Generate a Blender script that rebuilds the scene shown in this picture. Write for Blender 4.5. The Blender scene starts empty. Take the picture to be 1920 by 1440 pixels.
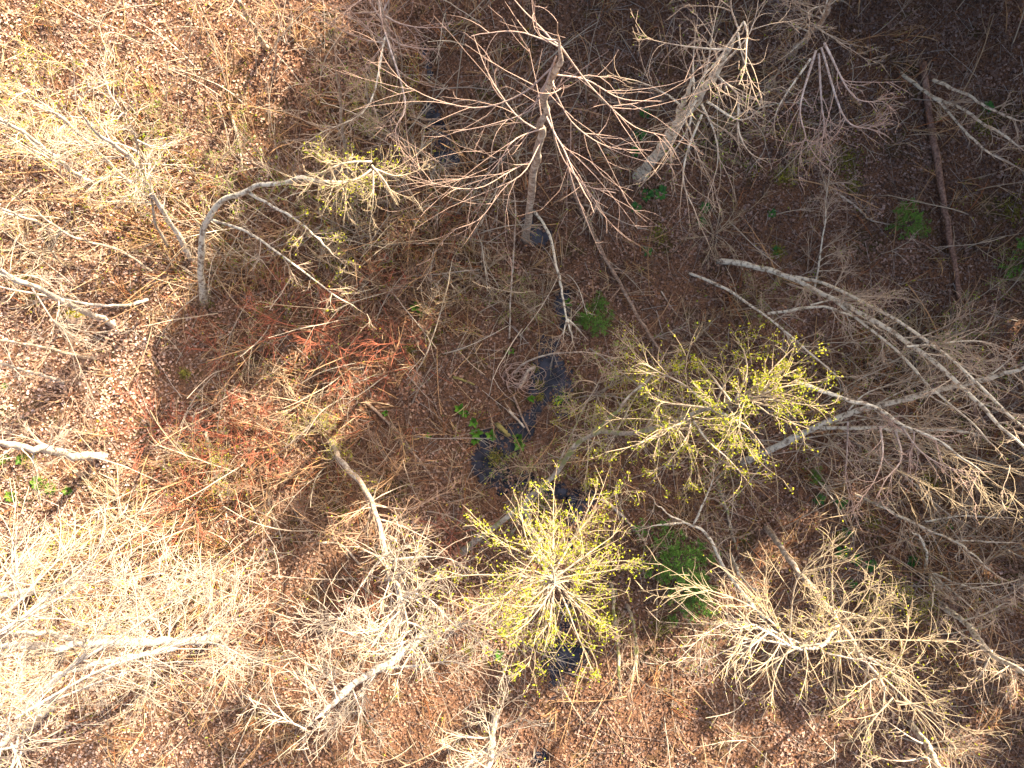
import bpy, math
import numpy as np
from mathutils import Vector

# ------------------------------------------------------------------ camera, sky, sun, exposure
sc = bpy.context.scene
CAM_H = 32.0          # metres above the forest floor, looking straight down
PXM = 40.0            # photograph pixels (1920 wide) per metre on the floor
cam_d = bpy.data.cameras.new('camera')
cam = bpy.data.objects.new('camera', cam_d)
sc.collection.objects.link(cam)
cam.location = (0, 0, CAM_H)
cam.rotation_euler = (0, 0, 0)
cam_d.sensor_width = 36.0
cam_d.lens = 18.0 / ((960.0 / PXM) / CAM_H)
cam_d.clip_start = 0.1
cam_d.clip_end = 2000
sc.camera = cam

SUN_EL = math.radians(36)
SUN_DIR = np.array([0.69, 0.724])          # horizontal direction towards the sun
SUN_DIR = SUN_DIR / np.linalg.norm(SUN_DIR)
world = bpy.data.worlds.new('World')
sc.world = world
world.use_nodes = True
wn = world.node_tree
sky = wn.nodes.new('ShaderNodeTexSky')
sky.sky_type = 'NISHITA'
sky.sun_disc = False
sky.sun_elevation = SUN_EL
sky.sun_rotation = math.atan2(SUN_DIR[0], SUN_DIR[1])
sky.air_density = 0.7
sky.dust_density = 5.0
sky.ozone_density = 0.0
wn.links.new(sky.outputs[0], wn.nodes['Background'].inputs[0])
wn.nodes['Background'].inputs[1].default_value = 0.115

sun_d = bpy.data.lights.new('sun', 'SUN')
sun_d.energy = 5.0
sun_d.angle = math.radians(0.53)
sun_d.color = (1.0, 0.86, 0.67)
sun = bpy.data.objects.new('sun', sun_d)
sc.collection.objects.link(sun)
sv = Vector((SUN_DIR[0] * math.cos(SUN_EL), SUN_DIR[1] * math.cos(SUN_EL), math.sin(SUN_EL)))
sun.rotation_euler = sv.to_track_quat('Z', 'Y').to_euler()
sun.location = (30, 30, 40)

sc.view_settings.view_transform = 'Standard'
sc.view_settings.look = 'None'
sc.view_settings.exposure = 1.85
sc.view_settings.gamma = 1.0
sc.view_settings.use_curve_mapping = False
sc.cycles.max_bounces = 4
sc.cycles.diffuse_bounces = 2
sc.cycles.glossy_bounces = 2
sc.cycles.transmission_bounces = 2

# ------------------------------------------------------------------ helpers
C = sc.collection
R = np.random.default_rng(7)


def P(px, py, z=0.0):
    """photograph pixel + height above the floor -> world point"""
    s = (CAM_H - z) / CAM_H / PXM
    return np.array([(px - 960.0) * s, (720.0 - py) * s, z])


def lat(ix, iy, seed):
    h = np.sin(ix * 127.1 + iy * 311.7 + seed * 74.7) * 43758.5453
    return h - np.floor(h)


def vnoise(x, y, s, seed):
    x = np.asarray(x, float) / s
    y = np.asarray(y, float) / s
    ix = np.floor(x); iy = np.floor(y)
    fx = x - ix; fy = y - iy
    fx = fx * fx * (3 - 2 * fx); fy = fy * fy * (3 - 2 * fy)
    a = lat(ix, iy, seed); b = lat(ix + 1, iy, seed); c = lat(ix, iy + 1, seed); d = lat(ix + 1, iy + 1, seed)
    return (a * (1 - fx) + b * fx) * (1 - fy) + (c * (1 - fx) + d * fx) * fy


# creek centre line in photo pixels and half width in metres
CREEK = [(790, 40, -.3), (800, 150, -.4), (815, 235, .15), (830, 280, .4), (930, 350, -.5), (985, 410, -.1), (1012, 440, .4), (1045, 500, -.4), (1055, 550, .1),
         (1056, 610, -.3), (1040, 665, .4), (1038, 735, .62), (1000, 785, -.2), (945, 830, .5), (915, 865, .5), (950, 910, .2), (1050, 925, .1), (1075, 940, .25),
         (1075, 1010, -.5), (1050, 1110, -.5), (1060, 1180, -.2), (1055, 1230, .5), (1035, 1290, -.2), (1010, 1480, -.2)]
CPX = np.array([[*P(a, b)[:2], w] for a, b, w in CREEK])


def creek_dist(x, y):
    x = np.asarray(x, float); y = np.asarray(y, float)
    best = np.full(x.shape, 99.0)
    for i in range(len(CPX) - 1):
        ax, ay, aw = CPX[i]; bx, by, bw = CPX[i + 1]
        dx, dy = bx - ax, by - ay
        t = np.clip(((x - ax) * dx + (y - ay) * dy) / (dx * dx + dy * dy), 0, 1)
        d = np.hypot(x - ax - t * dx, y - ay - t * dy) - (aw + t * (bw - aw))
        best = np.minimum(best, d)
    return best + (vnoise(x, y, 0.8, 5) - .5) * 0.9 + (vnoise(x, y, 0.3, 6) - .5) * 0.45


def height(x, y):
    h = (vnoise(x, y, 9, 1) - .5) * 0.7 + (vnoise(x, y, 2.3, 2) - .5) * 0.22 + (vnoise(x, y, .7, 3) - .5) * 0.09
    d = creek_dist(x, y)
    k = np.clip((d + .15) / 1.3, 0, 1); k = k * k * (3 - 2 * k)
    return h * k - (1 - k) * 0.42


WATER_Z = -0.33


def gz(p):
    return float(height(np.array([p[0]]), np.array([p[1]]))[0])


def norm(v):
    n = np.linalg.norm(v, axis=-1, keepdims=True)
    return v / np.maximum(n, 1e-9)


def spline(pts, n):
    """Catmull-Rom through pts (any dims) resampled to n points"""
    p = np.asarray(pts, float)
    if len(p) == 2:
        t = np.linspace(0, 1, n)[:, None]
        return p[0] * (1 - t) + p[1] * t
    q = np.vstack([2 * p[0] - p[1], p, 2 * p[-1] - p[-2]])
    u = np.linspace(0, len(p) - 1 - 1e-6, n)
    i = u.astype(int); t = (u - i)[:, None]
    a, b, c, d = q[i], q[i + 1], q[i + 2], q[i + 3]
    return .5 * (2 * b + (c - a) * t + (2 * a - 5 * b + 4 * c - d) * t * t + (3 * b - a - 3 * c + d) * t ** 3)


class Geo:
    def __init__(s):
        s.v = []; s.f4 = []; s.f3 = []; s.r = []; s.c = []; s.n = 0

    def add(s, v, f4=None, f3=None, r=None, c=None):
        v = np.asarray(v, float).reshape(-1, 3)
        if f4 is not None and len(f4): s.f4.append(np.asarray(f4) + s.n)
        if f3 is not None and len(f3): s.f3.append(np.asarray(f3) + s.n)
        s.v.append(v)
        s.r.append(np.zeros(len(v)) if r is None else np.asarray(r, float).ravel())
        s.c.append(np.ones((len(v), 3)) if c is None else np.asarray(c, float).reshape(-1, 3))
        s.n += len(v)

    def tubes(s, p, rad, S=3, c=None, cap=False):
        """p[N,K,3], rad[N,K]"""
        p = np.asarray(p, float); rad = np.asarray(rad, float)
        if p.ndim == 2: p = p[None]; rad = rad[None]
        N, K = p.shape[:2]
        if N == 0: return
        t = norm(np.gradient(p, axis=1))
        m = norm(p[:, -1] - p[:, 0])
        ref = np.where(np.abs(m[:, 2:3]) > .8, np.array([[1., .13, 0]]), np.array([[0.05, .11, 1.]]))
        n1 = norm(np.cross(t, ref[:, None, :]))
        n2 = np.cross(t, n1)
        a = np.arange(S) / S * 2 * np.pi
        v = p[:, :, None] + rad[:, :, None, None] * (n1[:, :, None] * np.cos(a)[:, None] + n2[:, :, None] * np.sin(a)[:, None])
        idx = np.arange(N * K * S).reshape(N, K, S)
        A = idx[:, :-1]; B = idx[:, 1:]
        f = np.stack([A, np.roll(A, -1, 2), np.roll(B, -1, 2), B], -1).reshape(-1, 4)
        f3 = None
        if cap and S > 3:
            f3 = []
            for i in range(N):
                for ring, o in ((idx[i, 0], 1), (idx[i, -1], -1)):
                    for k in range(1, S - 1):
                        f3.append((ring[0], ring[k + 1], ring[k]) if o > 0 else (ring[0], ring[k], ring[k + 1]))
        cc = None
        if c is not None:
            cc = np.repeat(np.asarray(c, float).reshape(N, 1, 3), K * S, 1)
        s.add(v, f, f3, np.repeat(rad[:, :, None], S, 2), cc)

    def leaves(s, pos, size, rng, c, flat=.5, aspect=.75, fold=.25):
        """diamond leaf faces; flat: 0 random tilt .. 1 horizontal"""
        N = len(pos)
        if N == 0: return
        nrm = norm(rng.normal(size=(N, 3)) * (1 - flat) + np.array([0, 0, 1.]) * flat)
        a = norm(np.cross(nrm, rng.normal(size=(N, 3))))
        b = np.cross(nrm, a)
        L = np.asarray(size)[:, None] if np.ndim(size) else np.full((N, 1), size)
        W = L * aspect
        fo = nrm * L * (fold * rng.uniform(-1, 1, (N, 1)))
        v = np.stack([pos - a * L * .5, pos + b * W * .5 + fo, pos + a * L * .5, pos - b * W * .5 + fo], 1)
        i = np.arange(N)[:, None] * 4
        s.add(v, f3=np.concatenate([i + [0, 1, 2], i + [0, 2, 3]]).astype(int), c=np.repeat(np.asarray(c)[:, None], 4, 1))

    def build(s, name, mat, parent=None, org=(0, 0, 0), smooth=True):
        me = bpy.data.meshes.new(name)
        if s.n:
            v = np.concatenate(s.v) - np.asarray(org)
            me.vertices.add(len(v)); me.vertices.foreach_set('co', v.astype(np.float32).ravel())
            f4 = np.concatenate(s.f4) if s.f4 else np.zeros((0, 4), int)
            f3 = np.concatenate(s.f3) if s.f3 else np.zeros((0, 3), int)
            li = np.concatenate([f4.ravel(), f3.ravel()]).astype(np.int32)
            me.loops.add(len(li)); me.loops.foreach_set('vertex_index', li)
            st = np.concatenate([np.arange(len(f4)) * 4, len(f4) * 4 + np.arange(len(f3)) * 3]).astype(np.int32)
            me.polygons.add(len(st)); me.polygons.foreach_set('loop_start', st)
            me.update(calc_edges=True)
            if smooth:
                me.polygons.foreach_set('use_smooth', np.ones(len(st), bool))
            at = me.attributes.new('r', 'FLOAT', 'POINT'); at.data.foreach_set('value', np.concatenate(s.r).astype(np.float32))
            cc = np.concatenate(s.c); cc = np.hstack([cc, np.ones((len(cc), 1))])
            at = me.attributes.new('col', 'FLOAT_COLOR', 'POINT'); at.data.foreach_set('color', cc.astype(np.float32).ravel())
        if mat: me.materials.append(mat)
        o = bpy.data.objects.new(name, me)
        C.objects.link(o)
        if parent: o.parent = parent
        return o


def tag(o, label=None, cat=None, group=None, kind=None):
    if label: o['label'] = label
    if cat: o['category'] = cat
    if group: o['group'] = group
    if kind: o['kind'] = kind
    return o


def empty(name, loc, label, cat, group=None, rz=0, s=1):
    o = bpy.data.objects.new(name, None)
    o.empty_display_size = .3
    C.objects.link(o)
    o.location = tuple(float(k) for k in loc); o.rotation_euler = (0, 0, rz); o.scale = (s, s, s)
    return tag(o, label, cat, group)


def copy_tree(o, parent=None):
    kids = list(o.children)
    c = o.copy(); C.objects.link(c); c.parent = parent
    for k in kids: copy_tree(k, c)
    return c


# ------------------------------------------------------------------ materials
def newmat(name):
    m = bpy.data.materials.new(name); m.use_nodes = True
    nt = m.node_tree
    return m, nt, nt.nodes['Principled BSDF']


def N_(nt, typ, **kw):
    n = nt.nodes.new(typ)
    for k, v in kw.items(): setattr(n, k, v)
    return n


def mixc(nt, fac, a, b, mode='MIX'):
    n = nt.nodes.new('ShaderNodeMix'); n.data_type = 'RGBA'; n.blend_type = mode
    for sock, val in ((n.inputs[0], fac), (n.inputs[6], a), (n.inputs[7], b)):
        if isinstance(val, bpy.types.NodeSocket): nt.links.new(val, sock)
        elif isinstance(val, (int, float)): sock.default_value = val
        else: sock.default_value = (*val, 1)
    return n.outputs[2]


def noise(nt, scale, detail=3, rough=.6):
    tc = N_(nt, 'ShaderNodeTexCoord')
    n = N_(nt, 'ShaderNodeTexNoise'); n.inputs['Scale'].default_value = scale
    n.inputs['Detail'].default_value = detail; n.inputs['Roughness'].default_value = rough
    nt.links.new(tc.outputs['Object'], n.inputs['Vector'])
    return n.outputs[0]


def remap(nt, val, a, b, c=0, d=1):
    n = N_(nt, 'ShaderNodeMapRange'); n.clamp = True
    nt.links.new(val, n.inputs[0])
    for i, k in zip((1, 2, 3, 4), (a, b, c, d)): n.inputs[i].default_value = k
    return n.outputs[0]


def bark(name, base, dark, lichen, twig, lich=(.5, .62), rtw=(.012, .035), scale=5.0, moss=None, rough=.85):
    m, nt, b = newmat(name)
    scale *= .7
    n1 = noise(nt, scale, 5)
    n2 = noise(nt, scale * 3.1, 3)
    n3 = noise(nt, scale * .45, 2)
    col = mixc(nt, remap(nt, n2, .40, .58), dark, base)
    col = mixc(nt, remap(nt, n1, *lich), col, lichen)
    if moss:
        col = mixc(nt, remap(nt, n3, .52, .62), col, moss)
    at = N_(nt, 'ShaderNodeAttribute', attribute_name='r')
    col = mixc(nt, remap(nt, at.outputs['Fac'], *rtw), twig, col)
    nt.links.new(col, b.inputs['Base Color'])
    b.inputs['Roughness'].default_value = rough
    b.inputs['Specular IOR Level'].default_value = .25
    bp = N_(nt, 'ShaderNodeBump'); bp.inputs['Strength'].default_value = .6; bp.inputs['Distance'].default_value = .02
    nt.links.new(n2, bp.inputs['Height']); nt.links.new(bp.outputs[0], b.inputs['Normal'])
    return m


def colmat(name, rough=.8, transl=0.0, jitter=.25, scale=9):
    """colour read from each piece's own 'col' attribute, with grain"""
    m, nt, b = newmat(name)
    at = N_(nt, 'ShaderNodeAttribute', attribute_name='col')
    n = noise(nt, scale, 3)
    col = mixc(nt, remap(nt, n, .3, .7), at.outputs['Color'], (1 - jitter, 1 - jitter, 1 - jitter), 'MULTIPLY')
    col = mixc(nt, .5, at.outputs['Color'], col)
    nt.links.new(col, b.inputs['Base Color'])
    b.inputs['Roughness'].default_value = rough
    b.inputs['Specular IOR Level'].default_value = .2
    if transl:
        tr = N_(nt, 'ShaderNodeBsdfTranslucent'); nt.links.new(col, tr.inputs[0])
        ms = N_(nt, 'ShaderNodeMixShader'); ms.inputs[0].default_value = transl
        nt.links.new(b.outputs[0], ms.inputs[1]); nt.links.new(tr.outputs[0], ms.inputs[2])
        nt.links.new(ms.outputs[0], nt.nodes['Material Output'].inputs[0])
    return m


M = {}
M['alder'] = bark('alder_bark', (.48, .38, .28), (.24, .175, .125), (.62, .54, .42), (.46, .30, .19))
M['lichen'] = bark('lichen_bark', (.38, .29, .20), (.13, .09, .06), (.70, .63, .48), (.48, .36, .25), lich=(.40, .52), scale=8)
M['pale'] = bark('pale_bark', (.58, .51, .42), (.34, .28, .215), (.70, .65, .56), (.53, .43, .32))
M['pink'] = bark('pink_twig_bark', (.48, .38, .31), (.30, .22, .18), (.58, .49, .42), (.48, .33, .25))
M['maple'] = bark('maple_bark', (.38, .31, .23), (.21, .165, .12), (.50, .45, .34), (.46, .33, .22), moss=(.22, .23, .08))
M['straw'] = bark('straw_twig_bark', (.46, .37, .26), (.27, .20, .14), (.56, .49, .38), (.48, .37, .23))
M['dead'] = bark('dead_wood', (.38, .26, .18), (.17, .11, .075), (.48, .38, .29), (.36, .23, .15), lich=(.58, .7))
M['log'] = bark('brown_log_bark', (.30, .18, .125), (.13, .07, .05), (.40, .27, .20), (.3, .18, .13), lich=(.56, .72))
M['mossy'] = bark('mossy_wood', (.25, .20, .07), (.13, .12, .035), (.36, .30, .09), (.3, .2, .1), lich=(.5, .7))
M['red'] = bark('red_stem', (.42, .14, .08), (.30, .10, .06), (.50, .24, .13), (.46, .15, .085), lich=(.55, .7), rough=.6)
M['brown_stem'] = colmat('brown_stem', .8)
M['litter'] = colmat('dry_leaf', .75, 0.0, .35, 14)
M['leaf'] = colmat('spring_leaf', .5, .3, .15)
M['needle'] = colmat('conifer_needle', .55, .15, .2)
M['green'] = colmat('green_leaf', .4, .22, .25, 12)
M['moss'] = colmat('moss', .95, 0, .5, 25)
M['conifer_bark'] = bark('conifer_bark', (.16, .11, .08), (.07, .05, .04), (.2, .17, .13), (.12, .08, .06))

m, nt, b = newmat('forest_soil')
c0 = mixc(nt, remap(nt, noise(nt, 3, 5), .35, .65), (.035, .019, .012), (.15, .075, .042))
c0 = mixc(nt, remap(nt, noise(nt, 17, 4), .42, .6), c0, (.24, .125, .07))
c0 = mixc(nt, remap(nt, noise(nt, .5, 3), .56, .7), c0, (.07, .055, .018))
at = N_(nt, 'ShaderNodeAttribute', attribute_name='r')
c0 = mixc(nt, at.outputs['Fac'], c0, (.012, .011, .012))
nt.links.new(c0, b.inputs['Base Color'])
b.inputs['Specular IOR Level'].default_value = .15
b.inputs['Roughness'].default_value = .85
bp = N_(nt, 'ShaderNodeBump'); bp.inputs['Strength'].default_value = .8; bp.inputs['Distance'].default_value = .06
nt.links.new(noise(nt, 9, 4), bp.inputs['Height']); nt.links.new(bp.outputs[0], b.inputs['Normal'])
M['soil'] = m

m, nt, b = newmat('black_water')
c0 = mixc(nt, remap(nt, noise(nt, 2.2, 4), .4, .62), (.010, .011, .016), (.045, .046, .062))
nt.links.new(c0, b.inputs['Base Color'])
b.inputs['Roughness'].default_value = .09
b.inputs['IOR'].default_value = 1.36
bp = N_(nt, 'ShaderNodeBump'); bp.inputs['Strength'].default_value = .3; bp.inputs['Distance'].default_value = .05
nt.links.new(noise(nt, 5, 4), bp.inputs['Height']); nt.links.new(bp.outputs[0], b.inputs['Normal'])
M['water'] = m

# ------------------------------------------------------------------ the setting: ground, creek, leaf litter
def ground_sheet():
    xs = np.concatenate([np.linspace(-400, -40, 10)[:-1], np.linspace(-40, -27, 14)[:-1], np.arange(-27, 27.01, .30),
                         np.linspace(27, 40, 14)[1:], np.linspace(40, 400, 10)[1:]])
    ys = np.concatenate([np.linspace(-400, -34, 10)[:-1], np.linspace(-34, -21, 14)[:-1], np.arange(-21, 21.01, .30),
                         np.linspace(21, 34, 14)[1:], np.linspace(34, 400, 10)[1:]])
    X, Y = np.meshgrid(xs, ys)
    Z = height(X, Y)
    d = creek_dist(X, Y)
    wet = np.clip(1 - (d - .0) / .22, 0, 1)
    n, k = X.shape
    i = np.arange(n * k).reshape(n, k)
    f = np.stack([i[:-1, :-1], i[:-1, 1:], i[1:, 1:], i[1:, :-1]], -1).reshape(-1, 4)
    g = Geo(); g.add(np.stack([X, Y, Z], -1), f, r=wet)
    return tag(g.build('ground', M['soil']), 'brown forest floor of soil under dead leaves', kind='structure')


ground_sheet()


def creek_sheet():
    g = Geo()
    p = spline(CPX, 90)
    t = norm(np.gradient(p[:, :2], axis=0)); nrm = np.stack([-t[:, 1], t[:, 0]], 1)
    w = (np.maximum(p[:, 2], 0) + 1.1)[:, None]
    off = np.linspace(-1, 1, 5)
    v = p[:, None, :2] + nrm[:, None] * w[:, None] * off[None, :, None]
    v = np.concatenate([v, np.full(v.shape[:2] + (1,), WATER_Z)], -1)
    i = np.arange(90 * 5).reshape(90, 5)
    g.add(v, np.stack([i[:-1, :-1], i[1:, :-1], i[1:, 1:], i[:-1, 1:]], -1).reshape(-1, 4))
    return tag(g.build('creek_water', M['water']), 'black still water of the narrow creek', kind='structure')


creek_sheet()

PAL = np.array([(.41, .22, .13), (.48, .30, .20), (.27, .125, .068), (.15, .072, .044), (.52, .37, .27), (.35, .155, .075), (.43, .31, .26), (.07, .04, .028)])


def leaf_litter(n=360000):
    x = R.uniform(-27, 27, n); y = R.uniform(-20.5, 20.5, n)
    k = 0
    for bx, by, br in BASES:
        m = int(90 + 250 * br); x[k:k + m] = bx + R.normal(size=m) * br * 1.1; y[k:k + m] = by + R.normal(size=m) * br * 1.1; k += m
    d = creek_dist(x, y)
    dens = .35 + .75 * vnoise(x, y, 1.3, 21) + .25 * (vnoise(x, y, .5, 22) - .5)
    keep = (R.uniform(size=n) < dens) & ((d > .1 + R.normal(size=n) * .1) | (R.uniform(size=n) < np.where(vnoise(x, y, .7, 27) > .6, .45, .02)))
    x, y, d = x[keep], y[keep], d[keep]
    n = len(x)
    z = np.maximum(height(x, y), WATER_Z) + .012 + R.uniform(0, .09, n)
    w = R.dirichlet([1.0] * len(PAL), n) * .35
    pick = R.choice(len(PAL), n, p=[.14, .11, .16, .18, .09, .11, .06, .15])
    c = (PAL[pick] * .75 + (w @ PAL) * .7) * (.55 + .8 * vnoise(x, y, .9, 23) * (.35 + 1.2 * vnoise(x, y, 3.2, 24)))[:, None]
    c = c * .74 + .26 * np.array([.34, .19, .118])
    # older greyer leaves in the damp east, drier straw-coloured ones in the west, lightened further to imitate glaring sun
    east = np.clip((x + 4) / 18, 0, 1)[:, None]
    grey = c.mean(1, keepdims=True) ** 1.25 * 1.45 * np.array([1.06, .93, .90])
    c = c * (1 - .32 * east) + grey * .32 * east * .8
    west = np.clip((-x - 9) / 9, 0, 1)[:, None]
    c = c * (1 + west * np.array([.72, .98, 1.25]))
    wet = np.clip(1 - (d - .1) / 1.3, 0, 1)[:, None]
    c = c * (1 - .3 * wet)
    for bx, by, br in BASES:      # leaves drifted against each trunk's foot
        q = np.hypot(x - bx, y - by); m = q < br * 2.2
        z[m] += R.uniform(.1, 1, m.sum()) * br * 1.1 * (1 - q[m] / (br * 2.2))
    g = Geo()
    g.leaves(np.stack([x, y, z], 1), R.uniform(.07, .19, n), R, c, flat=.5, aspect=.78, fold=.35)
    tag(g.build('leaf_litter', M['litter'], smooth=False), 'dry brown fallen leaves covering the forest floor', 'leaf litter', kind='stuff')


BASES = []


# ------------------------------------------------------------------ growing wood
def grow(st, d, L, K, wander, bias, rng):
    N = len(st)
    p = np.empty((N, K, 3)); p[:, 0] = st
    d = norm(d)
    bias = np.asarray(bias, float)
    for k in range(1, K):
        d = norm(d + rng.normal(size=(N, 3)) * wander + bias / K)
        p[:, k] = p[:, k - 1] + d * (np.asarray(L)[:, None] / (K - 1))
    return p


def arc(st, d, L, K, curl, wander, bias, rng):
    """like grow, but each twig bends steadily its own way"""
    b = rng.normal(size=(len(st), 3)) * curl + np.asarray(bias, float)
    return grow(st, d, L, K, wander, b, rng)


def side(line, t, ang, rng, flat=0.0, n=None):
    """start points and sideways directions from points at t along polylines line[N?,K,3]"""
    K = line.shape[1]
    i = rng.integers(0, len(line), n)
    u = t * (K - 1); k = np.minimum(u.astype(int), K - 2); f = (u - k)[:, None]
    a = line[i, k]; b = line[i, k + 1]
    tan = norm(b - a)
    perp = rng.normal(size=(n, 3)); perp[:, 2] *= (1 - flat)
    perp = norm(perp - (perp * tan).sum(1, keepdims=True) * tan)
    ca = np.cos(ang)[:, None]; sa = np.sin(ang)[:, None]
    return i, a * (1 - f) + b * f, tan * ca + perp * sa


LEAFC = {'lime': ((.46, .46, .02), (.56, .52, .035), (.32, .39, .02)), 'green': ((.26, .37, .045), (.36, .44, .06), (.19, .30, .035)),
         'bud': ((.50, .42, .12), (.48, .30, .12), (.40, .40, .08))}


def branch(parent, org, line, r0, mat, rng, tw=5.0, twL=.45, sub=4.0, subL=.4, leaf=0.0, leafc='lime', lsize=.075, name='branch',
           r1=.008, droop=-.1, rt=.010, t0=.15, S=5):
    """one limb (line[K,3]) with its twigs as one mesh; its leaves as a sub-part"""
    L = np.linalg.norm(np.diff(line, axis=0), axis=1).sum()
    K = len(line)
    g = Geo()
    tt = np.linspace(0, 1, K)
    g.tubes(line, (r0 * (1 - tt) ** 1.1 + r1) * (1 + rng.normal(size=K) * .06), S)
    n = max(2, int(tw * L * 1.15))
    t = rng.uniform(t0, 1, n)
    _, st, d = side(line[None], t, np.radians(rng.uniform(16, 50, n)), rng, .2, n)
    ln = 1.7 * twL * L ** .6 * (1.15 - .7 * t) * rng.uniform(.35, 1.6, n)
    tp = arc(st, d, ln, 6, .75, .05, (0, 0, droop), rng)
    rt = rt * 1.2
    rr = np.linspace(1.15, .3, 6)[None] * (rt * (.7 + .6 * (1 - t)))[:, None]
    g.tubes(tp, rr, 3)
    m = max(1, int(sub * n * 1.0))
    t2 = rng.uniform(.15, 1, m)
    ii, st2, d2 = side(tp, t2, np.radians(rng.uniform(20, 55, m)), rng, .1, m)
    sl = 1.25 * subL * ln[ii] * (1.2 - .7 * t2) * rng.uniform(.4, 1.4, m) + .05
    sp = arc(st2, d2, sl, 4, .6, .06, (0, 0, .1), rng)
    g.tubes(sp, np.linspace(.75, .3, 4)[None] * np.full((m, 1), rt), 3)
    o = g.build(name, M[mat], parent, org)
    if leaf > 0:
        k = int(leaf * m * 3.4)
        i = rng.integers(0, m, k); q = rng.integers(1, 4, k)
        pos = sp[i, q] + rng.normal(size=(k, 3)) * .06
        k2 = int(leaf * n * 2.4)
        i2 = rng.integers(0, n, k2); q2 = rng.integers(2, 6, k2)
        pos = np.vstack([pos, tp[i2, q2] + rng.normal(size=(k2, 3)) * .05])
        pal = np.array(LEAFC[leafc])
        c = pal[rng.integers(0, 3, len(pos))] * rng.uniform(.75, 1.2, (len(pos), 1))
        lg = Geo(); lg.leaves(pos, rng.uniform(.5, 1.3, len(pos)) * lsize * .85, rng, c, flat=.35, aspect=.6)
        lg.build('leaves', M['leaf'], o, org, smooth=False)
    return o


def limbs_on(parent, org, path, n, t0, t1, Lr, ang, mat, rng, r, up=.35, **kw):
    t = np.sort(rng.uniform(t0, t1, n))
    for k in range(n):
        _, st, d = side(path[None], t[k:k + 1], np.radians(rng.uniform(*ang, 1)), rng, .15, 1)
        ln = rng.uniform(*Lr) * (1.1 - .5 * (t[k] - t0) / max(t1 - t0, .01))
        line = arc(st, d, np.array([ln]), 11, .6, .07, (0, 0, up), rng)[0]
        branch(parent, org, line, r * ln, mat, rng, **kw)


def px_path(pts, n=18, sink=True):
    w = np.array([P(*p) for p in pts])
    if sink:
        w[0, 2] = gz(w[0]) - .08
    q = spline(w, n)
    if sink:
        d = norm(q[1] - q[0]); d[2] = max(d[2], .35)
        q[0] = q[0] - norm(d) * .35
    return q


def trunk_mesh(parent, org, path, r0, r1, mat, rng, name='trunk', S=9):
    g = Geo()
    K = len(path)
    tt = np.linspace(0, 1, K)
    rad = (r0 + (r1 - r0) * tt ** .85) * (1 + rng.normal(size=K) * .07)
    kn = rng.integers(2, K - 1, 3); rad[kn] *= 1.16
    if name == 'trunk':
        rad[0] *= 1.7; rad[1] *= 1.15
        BASES.append((path[0][0] + .1 * (path[1] - path[0])[0], path[0][1] + .1 * (path[1] - path[0])[1], .12 + r0 * 1.6))
    path = path.copy()
    kink = spline(rng.normal(size=(7, 3)) * np.array([[0], [.4], [1], [1], [1], [1], [.6]]), K) * (.02 + r0 * .2)
    path += kink
    path[2:-1] += rng.normal(size=(K - 3, 3)) * min(.035, r0 * .22)
    path = spline(path, K * 2)
    rad = np.interp(np.linspace(0, 1, K * 2), tt, rad)
    rad = rad * np.clip((1 - np.linspace(0, 1, K * 2)) / .22, .14, 1)
    g.tubes(path, rad, S, cap=True)
    return g.build(name, M[mat], parent, org)


SEED = [100]


def tree(name, label, path, r0, r1, mat, cat='tree', group=None, limbs=(), arms=(), stems=(), n=26, **kw):
    """path: trunk in photo px + height; limbs: dicts for random limbs; arms: explicit limbs; stems: further stems"""
    SEED[0] += 1
    rng = np.random.default_rng(SEED[0])
    tp = px_path(path, n)
    org = tp[0].copy(); org[2] += .08
    root = empty(name, org, label, cat, group)
    trunk_mesh(root, org, tp, r0, r1, mat, rng)
    allp = [tp]
    for st in stems:
        sp = px_path(st['p'], 20, sink=st.get('sink', True))
        trunk_mesh(root, org, sp, st.get('r0', r0 * .7), st.get('r1', r1), st.get('mat', mat), rng, 'stem', 7)
        allp.append(sp)
    for a in arms:
        q = dict(kw); q.update(a.get('kw', {}))
        line = px_path(a['p'], 14, sink=False)
        branch(root, org, line, a.get('r', .035), a.get('mat', mat), rng, **q)
    for l in limbs:
        q = dict(kw); q.update({k: v for k, v in l.items() if k not in ('n', 't', 'L', 'ang', 'on', 'up', 'r', 'mat')})
        limbs_on(root, org, allp[l.get('on', 0)], l['n'], l['t'][0], l['t'][1], l['L'], l.get('ang', (40, 75)), l.get('mat', mat), rng,
                 l.get('r', .011), l.get('up', .35), **q)
    return root

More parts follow.
